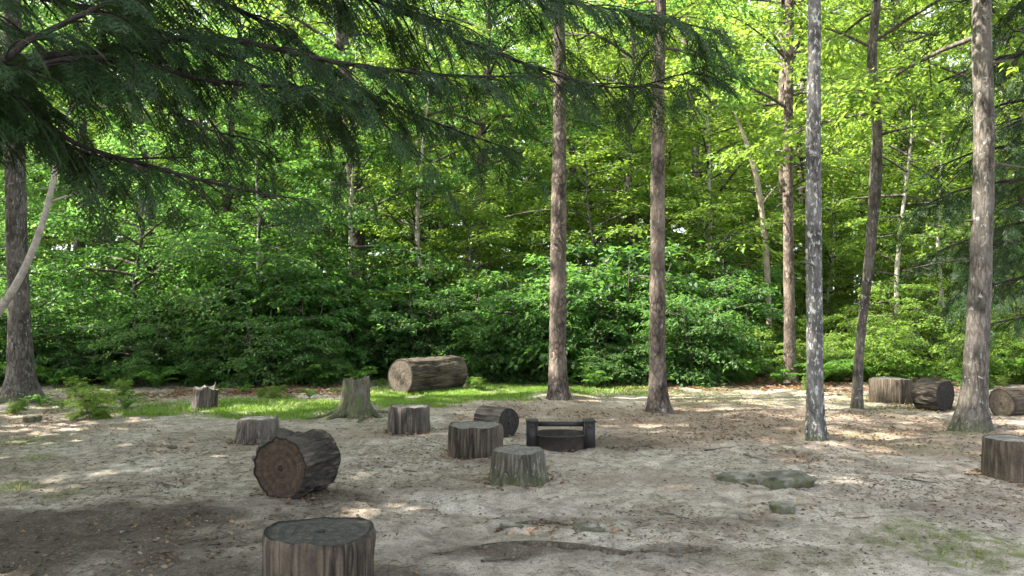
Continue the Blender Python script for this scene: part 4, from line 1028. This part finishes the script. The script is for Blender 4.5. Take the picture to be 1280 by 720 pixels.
r_ = np.random.default_rng(8); X = r_.uniform(-11, 11, 80000); Y = 2.6 + 14 * r_.random(80000) ** 1.25; kk = (np.abs(X) < .75 * Y + 1) & (fbm(X * .9, Y * .9, 0, 31, 3) + r_.normal(size=len(X)) * .45 > .3)
litter('wood_chips', X[kk], Y[kk], .036, 'chips', r_, 'bits of bark and pale wood chips scattered over the bare dirt', 'debris', wid=.45)
0 and print("tris", sum(len(m.loop_triangles) or sum(len(p.vertices) - 2 for p in m.polygons) for m in bpy.data.meshes if len(m.polygons) < 2000) , "sprays", NS)
0 and print("polys", sum(len(m.polygons) for m in bpy.data.meshes))

# litter drifted against the feet of the logs and stumps, brown needles over the open dirt
r_ = np.random.default_rng(15); X, Y = [], []
for o in COL.objects:
    if o.parent is None and o.name.split('.')[0] in ('stump', 'log_round', 'tree_stump', 'fire_ring', 'flat_stone', 'small_stone'):
        L = .55 if o.name.startswith('log') else 0; d = o.matrix_basis.to_3x3() @ Vector((0, 0, 1)); m = 40 if 'stone' in o.name else 130
        a = r_.uniform(0, 6.28, m); q = (.17 if 'stone' in o.name else .27) + np.abs(r_.normal(size=m)) * .09; tt = r_.random(m) * L
        X.append(o.location.x + d.x * tt + q * np.cos(a)); Y.append(o.location.y + d.y * tt + q * np.sin(a))
X, Y = np.concatenate(X), np.concatenate(Y)
litter('leaf_litter', X, Y, .05, 'litter', r_, 'brown leaf bits gathered round the feet of the logs and stumps', 'leaves')
X = r_.uniform(-7, 7, 40000); Y = 2.6 + 8 * r_.random(40000) ** 1.2; kk = fbm(X * .8, Y * .8, 0, 57, 3) + r_.normal(size=len(X)) * .3 > .05
litter('fallen_needles', X[kk], Y[kk], .07, 'litter', r_, 'thin brown fallen needles scattered over the near dirt', 'needles', wid=.06, flat=.15)
if HAZE:
    V, Q = box((0, 10, 14.0), (900, 900, 34)); me = make_mesh('haze', V, [Q]); hm = bpy.data.materials.new('haze'); hm.use_nodes = True
    hn = hm.node_tree; hn.nodes.remove(hn.nodes["Principled BSDF"]); pv = hn.nodes.new("ShaderNodeVolumePrincipled")
    pv.inputs["Color"].default_value = (.93, .95, .90, 1); pv.inputs["Density"].default_value = HAZE; pv.inputs["Anisotropy"].default_value = .2
    hn.links.new(pv.outputs[0], hn.nodes["Material Output"].inputs["Volume"])
    tag(obj('haze', me, hm, kind='stuff'), 'thin sunlit summer haze hanging between the trees', 'haze')
